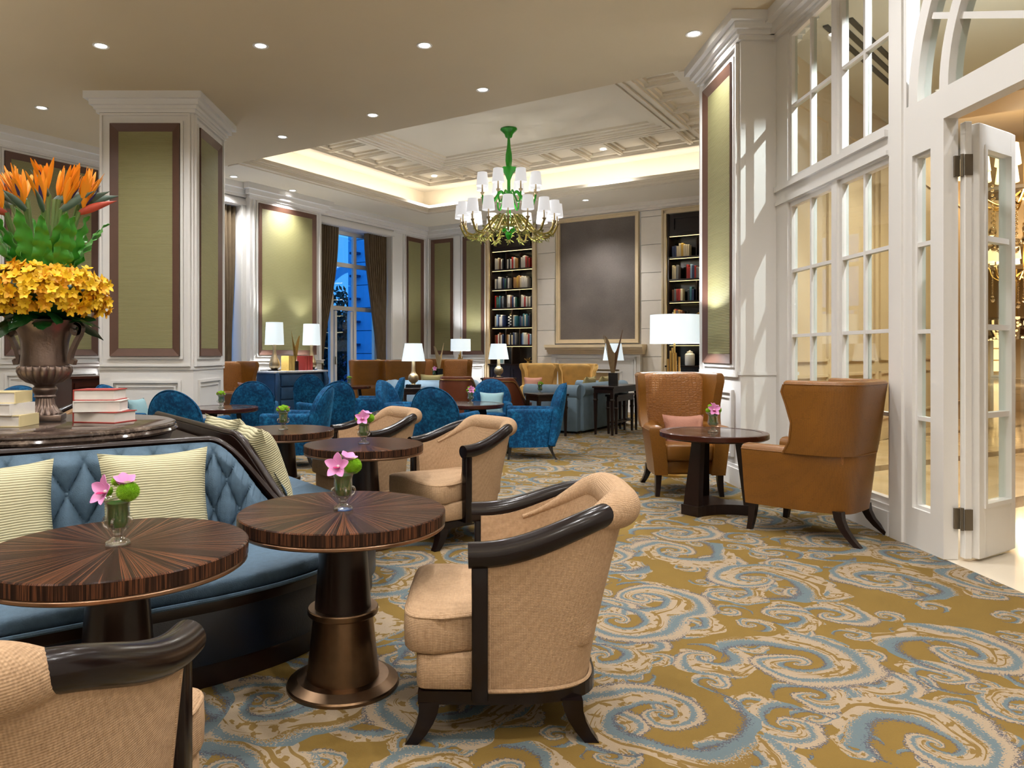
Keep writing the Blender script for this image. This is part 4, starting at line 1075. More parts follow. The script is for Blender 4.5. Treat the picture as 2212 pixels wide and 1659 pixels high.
for px,py,l,dim in ((218,98,'bright downlight above the bird-of-paradise flowers, high on the left',False),(563,98,'small downlight between two bright ones on the low ceiling',True),(917,97,'bright downlight at the middle of the low ceiling',False),
    (1043,193,'small downlight near the edge of the tray',True),(805,248,'bright downlight deep in the low ceiling',False),(610,295,'small downlight nearest the tray corner',True),(90,232,'downlight over the far side wall, left of the column',True),(1499,72,'bright downlight beside the ribbed-panel column',False)):
    x,y=dpx(px,py); downlight(x,y,CEIL,l,(1.1 if px==1499 else 1.8) if not dim else .9,dim)
# the same rows run on overhead, towards and behind the camera: lamps outside the picture
def bare(x,y,w): 
    o=spot(None,w,140,1.0,WARM); o.location=(x,y,CEIL-.02)
for y in (-1.2,1.0,3.0,4.6):
    for x in (-5.2,-2.9,-1.1,.7,2.0): bare(x,y,SPOT_W)
for x,y in ((-6.0,7.0),(-7.5,5.5),(-8,2)): bare(x,y,SPOT_W)
for px,py,l in ((505,381,'unlit-looking soffit downlight beside the column cornice'),(632,411,'soffit downlight above the commode panel'),(1265,432,'soffit downlight above the grey fireplace panel')):
    x,y=dpx(px,py); downlight(x,y,CEIL,l,2.2,True,120)
for px,py,l in ((938,380,'downlight in the corner coffer of the tray'),(1303,322,'downlight in a coffer above the fireplace')):
    x,y=dpx(px,py,4.855); downlight(x,y,4.855,l,1.8,False,120)

# ================================================================== LAMPS
def point(p,loc,w,col,r=.06):
    l=bpy.data.lights.new('bulb_or_fill_light','POINT'); l.energy=w; l.color=col; l.shadow_soft_size=r
    o=bpy.data.objects.new('bulb_or_fill_light',l); COL.objects.link(o); o.location=loc
    if p: o.parent=p
    return o
def shade_mb(r0,r1,h,seg=40): return MB().lathe([(r0,0),(r1,h),(r1-.006,h),(r0-.006,0),(r0,0)],seg) 
def open_tube(r0,r1,h,seg=40):
    rs=[]
    for r,z in ((r0,0),(r1,h),(r1-.005,h),(r0-.005,0),(r0,0)): rs.append([(r*math.cos(2*PI*k/seg),r*math.sin(2*PI*k/seg),z) for k in range(seg)])
    return MB().rings(rs,True,False,False)
COOL=(.93,.97,1.0)
def table_lamp(label,loc,kind,r0,r1,hs,zs,w=14):
    t=thing('table_lamp',label,'lamp',loc,0,'lit table lamps')
    open_tube(r0,r1,hs).mapped(lambda x,y,z:(x,y,z+zs)).obj('lamp_shade',m_lshade,t,smooth=30)
    if kind=='bottle': prof=[(0,.02),(.05,.02),(.088,.06),(.098,.11),(.085,.17),(.055,.24),(.034,.31),(.028,.38),(.036,zs+.03),(0,zs+.03)]
    else:
        R=.085; prof=[(0,.02),(.045,.02),(.03,.045)]+[(max(.028,R*math.sin(a)),.045+R-R*math.cos(a)+.0) for a in [PI*k/12 for k in range(2,11)]]+[(.036,.225),(.030,.24),(.026,zs),(.022,zs+.03),(0,zs+.03)]
    MB().lathe(prof,36).obj('lamp_body',m_champ,t,smooth=50)
    MB().box(-.09,.09,-.09,.09,0,.022).obj('lamp_foot',m_black,t,smooth=0)
    MB().tube([(0,0,zs),(0,0,zs+hs*.6)],.006,8).obj('stem_rod',m_gold,t); point(t,(0,0,zs+hs*.5),w*2.4,(.97,.98,1.0),.05)
    return t
def rod_lamp(label,loc,sc,W_=50):
    t=thing('rod_floor_lamp',label,'floor lamp',loc,0,'gold rod floor lamps',sc)
    MB().lathe([(0,0),(.15,0),(.15,.02),(.14,.025),(0,.025)],40).obj('base',m_gold,t,smooth=30)
    rr=random.Random(5)
    for k in range(11):
        a=2.4*k; r=.018*math.sqrt(k)*1.15; h=[1.62,1.25,1.2,1.12,1.22,1.16,1.08,1.2,1.05,1.14,1.1][k]
        MB().tube([(r*math.cos(a),r*math.sin(a),.02),(r*math.cos(a),r*math.sin(a),h)],.0105,10).obj('rod',m_gold,t)
    open_tube(.235,.232,.28).mapped(lambda x,y,z:(x,y,z+1.29)).obj('lamp_shade',m_lshade,t,smooth=30); point(t,(0,.06,1.45),W_,(.97,.98,1.0),.05)
    return t
rod_lamp('large drum-shade lamp on gold rods behind the crocodile-backed wing chair',(WP(1457,7.25),7.25,0),1.0)
rod_lamp('small-looking drum-shade lamp on gold rods in the far corner',(WP(995,16.6),16.6,0),.96)

# added unseen spots behind the viewer, aimed up to brighten the low ceiling
for x,y in ((-3.4,.6),(1.9,-1.2),(-6.6,4.4),(-1.0,-2.0)):
    o=spot(None,330,150,1.0,(1,.97,.92)); o.location=(x,y,1.6); o.rotation_euler=(PI,0,0)
# commode against the pilaster
CM=C0-U*4.80+W*.46
cm=thing('commode','blue painted commode with white marble top and gilt handles','commode',(CM.x,CM.y,0),ROT_LEFT)
def bow(x): return .045*math.cos(PI*x/1.3)
def bowbox(x0,x1,z0,z1,y0,yo,n=16):
    pts=[(x0,y0),(x1,y0)]+[(lerp(x1,x0,k/n),yo+bow(lerp(x1,x0,k/n))) for k in range(n+1)]; return MB().prism(pts,z0,z1)
m_comm=M('commode_blue',(42,78,116),.4,var=.45,vs=7)
bowbox(-.62,.62,.12,.84,-.26,.20).obj('carcass',m_comm,cm,smooth=30)
bowbox(-.68,.68,.84,.875,-.28,.25).obj('marble_top',m_wmarble,cm,bevel=.006,smooth=30)
for k in range(3):
    z0=.16+k*.225; dr=bowbox(-.50,.50,z0,z0+.195,.1,.228).obj('drawer',m_comm,cm,bevel=.006,smooth=30)
    pts=[(-.06+.12*j/12,.275+.02*math.sin(PI*j/12),z0+.115-.03*math.sin(PI*j/12)+.006*math.sin(4*PI*j/12)) for j in range(13)]
    pts=[(x_,y_+.012,z_) for x_,y_,z_ in pts]; hd=MB().tube(pts,.010,8); hd.ball((-.065,.272,z0+.12),.014,8,6); hd.ball((.065,.272,z0+.12),.014,8,6); hd.obj('handle',m_gold,dr)
for sx in (-1,1):
    leg_mb(sx*.57,.17,.14,.05,.025,(sx*.02,.03)).obj('leg',m_comm,cm,smooth=0); leg_mb(sx*.57,-.2,.14,.05,.03).obj('leg',m_comm,cm,smooth=0)
    MB().tube([(sx*.585,.235,.16),(sx*.60,.25,.4),(sx*.605,.265,.7),(sx*.59,.24,.84)],[.03,.035,.05,.04],8).obj('corner_post',m_comm,cm)
def CMp(s,d=0.0): p=CM-U*s+W*d; return p
# s>0 runs towards the camera (left in the picture)
for s,l in ((.42,'bottle lamp on the commode, beside the yellow books'),(-.50,'bottle lamp on the commode, beside the red books')):
    p=CMp(s,-.02); table_lamp(l,(p.x,p.y,.875),'bottle',.168,.150,.40,.47)
def book(name,label,loc,rz,sx,sy,sz,cov,group,pages=True,rot=(0,0)):
    t=thing(name,label,'book',loc,rz,group); t.rotation_euler=(rot[0],rot[1],rz)
    c=.004
    mb=MB().box(-sx/2,sx/2,-sy/2,sy/2,0,c); mb.box(-sx/2,sx/2,-sy/2,sy/2,sz-c,sz); mb.box(-sx/2,-sx/2+c,-sy/2,sy/2,c,sz-c)
    mb.obj('cover',cov,t,smooth=0)
    MB().box(-sx/2+c,sx/2-.006,-sy/2+.005,sy/2-.005,c,sz-c).obj('page_block',m_page,t,smooth=0)
    return t
def upright(label,loc,cov,w=.066):
    t=thing('book',label,'book',loc,ROT_LEFT,'books on the commode'); c_=.004
    mb=MB().box(-w/2,-w/2+c_,-.1,.1,0,.27); mb.box(w/2-c_,w/2,-.1,.1,0,.27); mb.box(-w/2,w/2,.096,.1,0,.27); mb.obj('cover',cov,t,smooth=0)
    MB().box(-w/2+c_,w/2-c_,-.095,.095,.004,.265).obj('page_block',m_page,t,smooth=0)
for k in range(2):
    p=CMp(.17-k*.075,.02); upright('ochre book standing on the commode, %s'%('nearer the lamp' if k==0 else 'nearer the rod sculpture'),(p.x,p.y,.875),m_yellowbook,.07)
for k in range(3):
    p=CMp(-.22-k*.07,.02); upright(['red book standing on the commode, beside the black block','middle red book of the three standing on the commode','red book standing on the commode, half behind the lamp'][k],(p.x,p.y,.875),m_redcover)
def harp(label,loc,rz,sc,w,h,mat=None):               # fan of rods stretched between two curves, on a black block
    t=thing('rod_sculpture',label,'sculpture',loc,rz,'fanned rod sculptures',sc)
    MB().box(-w,w,-w,w,0,h).obj('block',m_black,t,bevel=.004,smooth=0)
    n=18
    for k in range(n):
        q=k/(n-1)
        lf=Vector((lerp(-.15,.02,q**.8),.0,h+lerp(.56,.30,sm(q)))); rt_=Vector((lerp(.02,.13,q**1.2),.03,h+lerp(.30,.64,q**1.6)))
        MB().tube([(lerp(-.035,.01,q),0,h),lf],.0045,6).obj('rod',mat or m_champ,t)
        MB().tube([(lerp(-.01,.03,q),0,h+.0 if q<.5 else h+.12*(q-.5)),rt_],.0045,6).obj('rod',mat or m_copper,t)
    return t
p=CMp(-.06,.0); harp('fanned rod sculpture on a black block between the commode books',(p.x,p.y,.875),ROT_LEFT,.85,.055,.20,m_gold)

# ---- console table behind the pale sofa with sculpture and nested table
def four_leg(name,label,cat,loc,rz,L,D,h,top=.05,leg=.022,mat=m_darkwood,stretch=None,group=None):
    t=thing(name,label,cat,loc,rz,group)
    MB().box(-L/2,L/2,-D/2,D/2,h-.028,h).obj('table_top',mat,t,bevel=.004,smooth=0)
    MB().box(-L/2+.02,L/2-.02,-D/2+.02,D/2-.02,h-.10,h-.028).obj('apron',mat,t,smooth=0)
    for sx in (-1,1):
        for sy in (-1,1):
            x,y=sx*(L/2-.04),sy*(D/2-.04)
            mb=MB().rings([[(x-r,y-r,z),(x+r,y-r,z),(x+r,y+r,z),(x-r,y+r,z)] for z,r in ((0,leg*.6),(h-.22,leg),(h-.20,leg*1.25),(h-.18,leg),(h-.1,leg*1.1))]); mb.obj('leg',mat,t,smooth=0)
    if stretch:
        mb=MB().box(-L/2+.04,L/2-.04,-D/2+.032,-D/2+.05,stretch,stretch+.02); mb.box(-L/2+.04,L/2-.04,D/2-.05,D/2-.032,stretch,stretch+.02); mb.box(-L/2+.032,-L/2+.05,-D/2+.04,D/2-.04,stretch,stretch+.02); mb.box(L/2-.05,L/2-.032,-D/2+.04,D/2-.04,stretch,stretch+.02)
        mb.obj('stretcher',mat,t,smooth=0)
    return t
RU=math.atan2(U.y,U.x)
q=(Vector((1.94,10.85))+Vector((2.156,10.73)))/2+U*.5
four_leg('console_table','dark wood console table behind the pale sofa, carrying the tall rod sculpture','table',(q.x,q.y,0),RU,1.05,.34,.71)
q2=q+U*.02
four_leg('nesting_table','dark low table with stretchers tucked under the console','table',(q2.x+.05,q2.y-.02,0),RU,.72,.20,.58,stretch=.16)
q3=q-U*.12; harp('tall bronze rod sculpture on a black block on the console',(q3.x,q3.y,.71),-.3,1.0,.068,.19)
# small lamp tables
ST=(WP(1180,10.75),10.75)
t=four_leg('side_table','dark wood side table with a tiny vase beside the blue profile chair','table',(*ST,0),.35,.50,.46,.61)
LT=(WP(903,11.9),11.9); four_leg('lamp_table','dark wood table carrying the tapered-shade ball lamp','table',(*LT,0),.2,.55,.5,.64)
table_lamp('ball-based lamp with tapered shade on the table by the blue chairs',(WP(893,11.9),11.9,.665),'ball',.188,.138,.285,.40)
MB_tray=MB().box(-.12,.12,-.1,.1,0,.02); MB_tray.box(-.12,.12,-.1,-.085,.02,.05); MB_tray.box(-.12,.12,.085,.1,.02,.05)
tag(MB_tray.obj('tray',m_black,smooth=0),'black tray under the ball-based lamp','tray').location=(WP(893,11.9),11.9,.64)
LT2=(WP(1077,13.6),13.6); four_leg('lamp_table','dark wood table under the lamp in front of the book niche','table',(*LT2,0),-.5,.5,.5,.74)
table_lamp('ball-based lamp with tapered shade in front of the book niche',(*LT2,.74),'ball',.188,.14,.285,.34)
LT3=(WP(1325,13.6),13.6); four_leg('lamp_table','dark wood table hidden behind the console','table',(*LT3,0),RU,.45,.45,.62)
table_lamp('tapered lamp glowing behind the tall rod sculpture',(*LT3,.62),'ball',.19,.145,.31,.44)
LT4=(WP(957,13.8),13.8); four_leg('coffee_table','low dark table beside the half hidden pale sofa','table',(*LT4,0),.6,.55,.5,.74)
harp('small fanned rod sculpture on a black block by the far wing chairs',(WP(949,13.8),13.8,.74),.4,.75,.07,.22,m_champ)
# dark cabinet at the side wall, far left
CB=C0-U*8.35+W*.34
cb=thing('side_cabinet','dark mahogany cabinet at the side wall behind the urn','cabinet',(CB.x,CB.y,0),ROT_LEFT)
MB().box(-.6,.6,-.24,.22,.0,.84).obj('body',m_redwood,cb,smooth=0)
MB().box(-.64,.64,-.26,.26,.84,.875).obj('cabinet_top',m_redwood,cb,bevel=.004,smooth=0)
for sx in (-1,1):
    d_=bars(sx*.3-.27,sx*.3+.27,.1,.78,.05,.22,.245).obj('door',m_redwood,cb,smooth=0); MB().ball((sx*.06,.26,.45),.014,8,6).obj('knob',m_gold,d_)
p=CB-U*(-.42); table_lamp('ball-based lamp on the mahogany cabinet, half hidden by the column',(p.x,p.y,.875),'ball',.19,.15,.28,.36)
rr=random.Random(2); tg_me=MB().lathe([(.026,.0),(.03,.09),(.027,.09),(.023,.006),(0,.006),(0,0)],14).mesh('tumbler',m_glass)
for k in range(6):
    p=CB-U*(-.30+k*.075)+W*.06
    o=bpy.data.objects.new('tumbler',tg_me); COL.objects.link(o); o.location=(p.x,p.y,.875); tag(o,'%s clear glass tumbler along the mahogany cabinet, counted from the lamp'%['first','second','third','fourth','fifth','sixth'][k],'glass','tumblers on the cabinet')
# books on the round table
RB=[(-1.80,3.60,'right-hand'),(-2.30,3.46,'left')]
for j in range(3):
    book('book',['red cloth book at the bottom of the stack beside the urn','pale book in the middle of the stack beside the urn','red cloth book on top of the stack beside the urn'][j],(WP(222,3.66)+[.012,.0,-.015][j],3.66+[.0,-.01,.01][j],RTZ+j*.0535),[-.22,.19,.08][j],[.235,.215,.195][j],.165,.053,[m_redcover,m_page,m_redcover][j],'books stacked on the round table')
    book('book',['cream book at the bottom of the stack at the picture edge','pale book in the middle of the stack at the picture edge','cream-covered book on top of the stack at the picture edge'][j],(WP(-5,3.45)+[.02,.0,-.01][j],3.45,RTZ+j*.0535),[.05,-.1,.12][j]+PI,.25,.17,.053,[m_creamcover,m_page,m_creamcover][j],'books stacked on the round table')

# ================================================================== BOOKCASES
pal={'white':(226,222,214),'black':(28,28,32),'tan':(186,140,84),'red':(176,44,40),'green':(48,92,78),'navy':(34,52,96),'cream':(220,206,174),'brown':(110,62,36),'pale blue':(150,180,210),'teal':(52,110,130),'grey':(120,122,126),'gold':(206,168,70)}
pm={k:M('spine_'+k.replace(' ','_'),c,.5,var=.15,vs=30) for k,c in pal.items()}
bk_me={}
for k in pal:
    mb=MB().box(-.5,.5,-.5,.5,0,1); bk_me[k]=mb.mesh('book',pm[k],bevel=.04,seg=1,smooth=0)
ZS=[3.48,3.09,2.65,2.22,1.79,1.38,.95]; SH=['top','second','third','fourth','fifth','lowest']
rows1=[['white','white','cream','brown','white','black',0,'white','black','white','red','white','tan','tan',0,'white','white','white','red','brown','red'],
 ['white','grey','white','white','black','navy','green','black','white',0,'tan','tan','gold','tan','cream','white','white','white','white'],
 ['red','green','green','teal','black','grey',0,'white','white','brown','navy','white','green',0,'white','white','red','white',0,'white','black','black'],
 ['white','pale blue','navy','white','white','navy',0,0,'white','teal',0,'navy','grey','teal','white','teal','navy','black'],
 ['brown','red','white','brown','white','navy',0,'tan','white','black','cream','navy','grey',0,'navy','pale blue','white','white','white','red','pale blue'],
 []]
rows2=[['navy','navy','cream','cream','gold','cream','cream','cream',0,'gold','black','gold','black','gold','black'],
 ['cream','cream','grey',0,'red','red','pale blue','navy','red','grey','white',0,'brown','black'],
 ['brown','grey','red','red','cream',0,'black','teal','navy',0,'gold','cream','gold',0,'brown','red','tan'],
 ['white','red','grey','tan','brown',0,0,'tan','brown','black'],
 ['teal','red','brown','white',0,'red','brown','navy'],[]]
ORD=['first','second','third','fourth','fifth','sixth','seventh','eighth','ninth','tenth','eleventh','twelfth']
def bookcase(t0,where,rows,cols):
    o=thing('bookcase','dark built-in bookcase in the niche %s'%where,'bookcase',(C0.x,C0.y,0),ROT_BACK); t1=t0+1.11
    MB().box(t0,t1,.40,.44,.02,3.94).obj('back_panel',m_black,o,smooth=0)
    for a in (t0,t1-.03): MB().box(a,a+.03,.0,.40,.02,3.94).obj('side_panel',m_darkwood,o,smooth=0)
    mb=MB().box(t0+.03,t1-.03,.03,.40,3.50,3.94); bars(t0+.06,t1-.06,3.56,3.9,.05,-.03,0.0,None).mapped(lambda x,d,z:(x,-d,z))
    mb.obj('top_cabinet',m_darkwood,o,smooth=0); bars(t0+.08,t1-.08,3.56,3.90,.06,.0,.03).obj('top_moulding',m_darkwood,o,smooth=0)
    MB().box(t0-.0,t1+.0,-.02,.40,.02,.92).obj('base_cabinet',m_navy,o,smooth=0)
    MB().box(t0-.02,t1+.02,-.085,.40,.92,.95).obj('ledge',m_darkwood,o,smooth=0)
    for sx in (0,1): bars(t0+.04+sx*.53,t0+.54+sx*.53,.08,.88,.05,-.035,-.02).obj('door',m_navy,o,smooth=0)
    for k,z in enumerate(ZS[:-1]):
        if k>0: MB().box(t0+.03,t1-.03,.02,.40,z-.035,z).obj('shelf',m_darkwood,o,smooth=0)
        MB().box(t0+.04,t1-.04,.03,.045,z-.044 if k else z+.006,z-.037 if k else z+.014).obj('shelf_light',m_led,o,smooth=0)
        l=bpy.data.lights.new('shelf_glow','AREA'); l.shape='RECTANGLE'; l.size=.95; l.size_y=.03; l.energy=1.6; l.color=(1,.82,.5)
        q=bpy.data.objects.new('shelf_glow',l); COL.objects.link(q); q.parent=o; q.location=((t0+t1)/2,.06,z-.055 if k else z-.02); q.rotation_euler=(math.radians(-25),0,0)
    for k in range(6):
        z1=ZS[k]-.036; z0=ZS[k+1]
        for f in cols[k%2]:
            MB().box(t0+1.11*f-.009,t0+1.11*f+.009,.06,.40,z0,z1).obj('divider',m_bronze if k>3 else m_darkwood,o,smooth=0)
    rb=random.Random(len(rows[0]))
    for k,row in enumerate(rows):
        if not row: continue
        segs=[[]]; cn_={q_:-1 for q_ in pal}
        for c in row:
            if c==0: segs.append([])
            else: segs[-1].append(c)
        n=len(segs); edges=[t0+.03]+[t0+1.11*f for f in cols[k%2]]+[t1-.03]
        tot=sum(len(s_)*.043+.05 for s_ in segs); x=t0+.07; step=(1.11-.12-sum(len(s_)*.043 for s_ in segs))/max(1,n)
        for s_ in segs:
            for c in s_:
                w=rb.uniform(.034,.046); h=rb.uniform(.215,.285); 
                if c in ('gold',): h=.27
                while any(abs(x+w/2-e)<w/2+.012 for e in edges[1:-1]): x+=.006
                if x+w>t1-.04: break
                cn_[c]+=1; b=bpy.data.objects.new('book',bk_me[c]); COL.objects.link(b); b.scale=(w-.002,.17,h)
                p=C0+W*(x+w/2)+U*.17; b.location=(p.x,p.y,ZS[k+1]); b.rotation_euler=(0,0,ROT_BACK)
                tag(b,'%s %s book from the left on the %s shelf, book niche %s'%(ORD[cn_[c]],c,SH[k],where),'book','%s books on the %s shelf %s'%(c,SH[k],where)); x+=w
            x+=step
    return o
bookcase(1.79,'nearer the corner',rows1,[(.34,.66),(.48,)])
bookcase(5.88,'beside the column',rows2,[(.5,),(.66,)])
def BWp(t,y): p=C0+W*t+U*y; return (p.x,p.y)
def jar(label,t,z,mat,h=.24,r=.07,cat='jar'):
    o=thing('lidded_jar',label,cat,(*BWp(t,.17),z),ROT_BACK)
    MB().lathe([(0,0),(r*.9,0),(r,.02),(r,h*.72),(r*.75,h*.8),(0,h*.8)],6 if 0 else 20).obj('jar_body',mat,o,smooth=40)
    MB().lathe([(r*.5,h*.8),(r*.62,h*.82),(r*.62,h*.9),(r*.2,h*.95),(r*.15,h),(0,h)],20).obj('lid',m_gold if mat!=m_white else m_white,o,smooth=40)
def mk_check():
    t=NT('checkered_ceramic'); o=t.obj(); c=t.n('ShaderNodeTexChecker'); t.put(c.inputs['Vector'],t.comb(t.math('MULTIPLY',t.math('ARCTAN2',t.sep(o)[1],t.sep(o)[0]),.04),0.5,t.sep(o)[2])); c.inputs['Scale'].default_value=30
    c.inputs[1].default_value=lin((235,232,225)); c.inputs[2].default_value=lin((16,16,18)); t.set(Base_Color=c.outputs[0],Roughness=.25); return t.m
m_check=mk_check()
jar('black and white checkered jar on the fourth shelf of the corner niche',2.26,ZS[4],m_check,.32,.085)
jar('small checkered jar on a shelf above the large lamp',6.45,ZS[4],m_check,.2,.075)
jar('white lidded jar on the ledge behind the large rod lamp',6.28,.95,m_white,.30,.095)
st=thing('gilt_sculpture','spiky gilt ornament on the ledge of the corner niche','ornament',(*BWp(2.72,.1),.95),0)
for k in range(10):
    a=k*2.4; b=.3+.9*((k*.37)%1); d_=Vector((math.cos(a)*math.cos(b),math.sin(a)*math.cos(b),math.sin(b)))*.11
    MB().tube([(0,0,.05),(d_.x,d_.y,.05+d_.z)],[.012,.006],6).obj('branch',m_gold,st)
MB().ball((0,0,.03),.035,10,6).obj('knot',m_gold,st)
fr=thing('picture_frame','small white picture card leaning in the corner niche','picture',(*BWp(2.05,.08),.95),ROT_BACK)
bars(-.06,.06,0,.17,.015,-.008,.008).obj('frame',m_white,fr,smooth=0); MB().box(-.05,.05,-.004,.004,.01,.16).obj('print',m_paleb,fr,smooth=0)

# ================================================================== GLASS VASES WITH FLOWERS
def petal(L,w,cup=.25,n=8,m=4,curl=.3):
    def fn(u,v):
        x=(u*2-1)*w*math.sin(PI*min(1,v*.92+.06))**.75; y=L*v; z=cup*L*(v**2)*1.0-curl*L*v**3+(x*x)/w*.35
        return (x,y,z)
    return MB().grid(fn,m,n)
orch_me=petal(.036,.016,.5).mesh('petal',m_orch,solid=.0008,smooth=60)
lip_me=petal(.02,.010,.9).mesh('lip',m_orchc,solid=.0008,smooth=60)
core_me=MB().ball((0,0,.004),.006,8,6).mesh('column',m_white)
def pom_mesh(r,spike,n,seed):
    rr=random.Random(seed); mb=MB().ball((0,0,0),r*.8,12,8)
    for k in range(n):
        z=1-2*(k+.5)/n; a=k*2.39996; q=math.sqrt(1-z*z); d=Vector((q*math.cos(a),q*math.sin(a),z)); o=d.orthogonal().normalized()*spike; o2=d.cross(o)
        tip=d*r*rr.uniform(.95,1.05); b=d*r*.76
        mb.add([b+o,b-o*.5+o2*.87,b-o*.5-o2*.87,tip],[(0,1,3),(1,2,3),(2,0,3)])
    return mb.mesh('pompom',m_pom,smooth=30)
pomb=pom_mesh(.03,.0016,900,1); poms=pom_mesh(.016,.0018,160,2)
bud_me=petal(.03,.011,.4).mesh('bud_petal',m_magenta,solid=.0008)
vase_prof=[(0,0),(.035,0),(.0355,.004),(.033,.010),(.018,.019),(.013,.024),(.0135,.029),(.017,.034),(.019,.039),(.026,.047),(.0325,.060),(.033,.075),(.0325,.11),(.036,.125),(.050,.136),(.0515,.139),(.048,.1395),(.034,.128),(.0305,.112),(.030,.062),(.024,.05),(0,.048)]
liner_prof=[(0,.052),(.021,.052),(.0275,.064),(.028,.112),(.031,.124),(0,.124)]
vase_me=MB().lathe(vase_prof,40,rfun=lambda a,z:1+(.03*math.cos(10*a) if .04<z<.09 or z<.012 else (.025*math.cos(16*a) if z>.13 else 0))).mesh('glass_vase',m_glass,smooth=50)
liner_me=MB().lathe(liner_prof,24).mesh('leaf_liner',M('liner_leaf',(44,150,34),.3,var=.6,vs=40),smooth=50)
hand_me=MB().tube([(.030,0,.082),(.040,0,.078),(.044,0,.066),(.039,0,.054),(.027,0,.047)],.0045,8).mesh('vase_handle',m_glass)
def vase(label,xy,z,rz,style,s=1.0):
    t=thing('flower_vase',label,'vase',(*xy,z+.001),rz,'small glass flower vases',s)
    inst('glass_vase',vase_me,t); inst('leaf_liner',liner_me,t)
    for k in range(4): inst('vase_handle',hand_me,t,(0,0,0),(0,0,PI/2*k+.4))
    if style=='orchid':
        c=bpy.data.objects.new('orchid',core_me); COL.objects.link(c); c.parent=t; c.location=(-.012,-.030,.160); c.rotation_euler=(math.radians(72),0,math.radians(-12))
        for k,a in enumerate((90,162,234,306,18)): inst('petal',orch_me,c,(0,0,0),(math.radians(18),0,math.radians(a-90)),(1.05,1.45,1.2))
        inst('lip',lip_me,c,(0,-.002,.002),(math.radians(40),0,math.radians(180)),(1.3,)*3)
        c2=bpy.data.objects.new('orchid',core_me); COL.objects.link(c2); c2.parent=t; c2.location=(.012,.012,.168); c2.rotation_euler=(math.radians(20),0,1)
        for k in range(5): inst('petal',orch_me,c2,(0,0,0),(math.radians(35),0,math.radians(72*k)),(1.25,)*3)
        inst('pompom',pomb,t,(.034,.004,.158),(0,0,.3),(1.15,1.1,1.05)); inst('pompom',poms,t,(-.018,.012,.184)); inst('pompom',poms,t,(-.040,.0,.156),(0,0,1),(1.1,)*3); inst('pompom',poms,t,(.0,.03,.165))
    else:
        pts=[(0,0,.168),(.026,0,.160),(-.026,0,.160),(.012,-.026,.160),(-.014,-.025,.158),(.014,.022,.162),(-.012,.024,.160),(0,-.036,.150),(.034,-.02,.150),(-.034,-.02,.150)]
        for k,q in enumerate(pts): inst('pompom',poms,t,q,(0,k,0),(1.05,)*3)
        for k in range(10):
            a=.1+(0 if k<5 else PI)+.35*((k%5)-2); inst('bud_petal',bud_me,t,(.034*math.cos(a),.034*math.sin(a),.142),(math.radians(45+10*(k%3)),0,a-PI/2),(1.0,)*3)
    return t
vase('glass vase with pink orchid on the round table before the sofa end',T1,.6305,0,'orchid')
vase('glass vase with pink orchid on the round table before the ribbed pillows',(T2[0]-.005,T2[1]+.01),.6305,-.35,'orchid')
vase('glass vase with orchid and lime pompoms on the table between cream chairs',T3,.6305,.25,'orchid',1.0)
vase('glass vase full of lime pompoms on the table near the blue chairs',T4,.6305,.1,'pom')
vase('glass vase with orchid on the tripod table between leather wing chairs',(T5[0]-.01,T5[1]-.02),.601,.2,'orchid',1.05)
vase('small glass vase of lime pompoms in front of the column',TB1,.601,.2,'pom')
vase('small glass vase beside the pale-cushioned blue chair',TB2,.601,.5,'orchid')
vase('tiny vase at the terrace window table',TB3,.601,.5,'pom')
vase('tiny vase on the side table beside the gold chair',(ST[0]-.09,ST[1]),.61,.5,'pom',.95)
vase('bowl of lime and pink flowers glimpsed beside the urn foot',(T6[0]-.02,T6[1]),.6305,.5,'pom',1.05)
vase('tiny vase by the far fanned sculpture',(WP(938,13.8),13.8),.74,.5,'orchid',1.0)

# ================================================================== URN WITH BIRD-OF-PARADISE ARRANGEMENT
UX,UY=WP(97,3.72),3.72
urn=thing('bronze_urn','fluted antique-bronze urn with scroll handles on the marble table','urn',(UX,UY,RTZ),0)
MB().box(-.085,.085,-.085,.085,0,.03).mapped(lambda x,y,z:(x*math.cos(.35)-y*math.sin(.35),x*math.sin(.35)+y*math.cos(.35),z)).obj('plinth',m_urn,urn,bevel=.004,smooth=40)
MB().lathe([(0,.03),(.078,.03),(.076,.038),(.058,.055),(.044,.08),(.040,.105),(.038,.115),(0,.115)],144,rfun=lambda a,z:1+(.09*abs(math.cos(9*a))-.03 if .036<z<.108 else 0)).obj('fluted_foot',m_urn,urn,smooth=50)
MB().lathe([(0,.113),(.042,.113),(.050,.12),(.045,.128),(.050,.138),(.058,.150),(.056,.162),(.046,.172),(.055,.182),(0,.182)],48).obj('knop',m_urn,urn,smooth=50)
MB().lathe([(0,.18),(.05,.18),(.080,.192),(.108,.215),(.120,.245),(.118,.268),(.112,.275),(0,.275)],220,rfun=lambda a,z:1+(.10*abs(math.sin(10*a))-.05 if .184<z<.27 else 0)).obj('gadrooned_bowl',m_urn,urn,smooth=60)
MB().lathe([(0,.272),(.108,.272),(.110,.285),(.105,.33),(.108,.39),(.120,.44),(.142,.475),(.162,.492),(.166,.50),(.160,.503),(.14,.485),(.10,.40),(0,.40)],56).obj('urn_body',m_urn,urn,smooth=50)
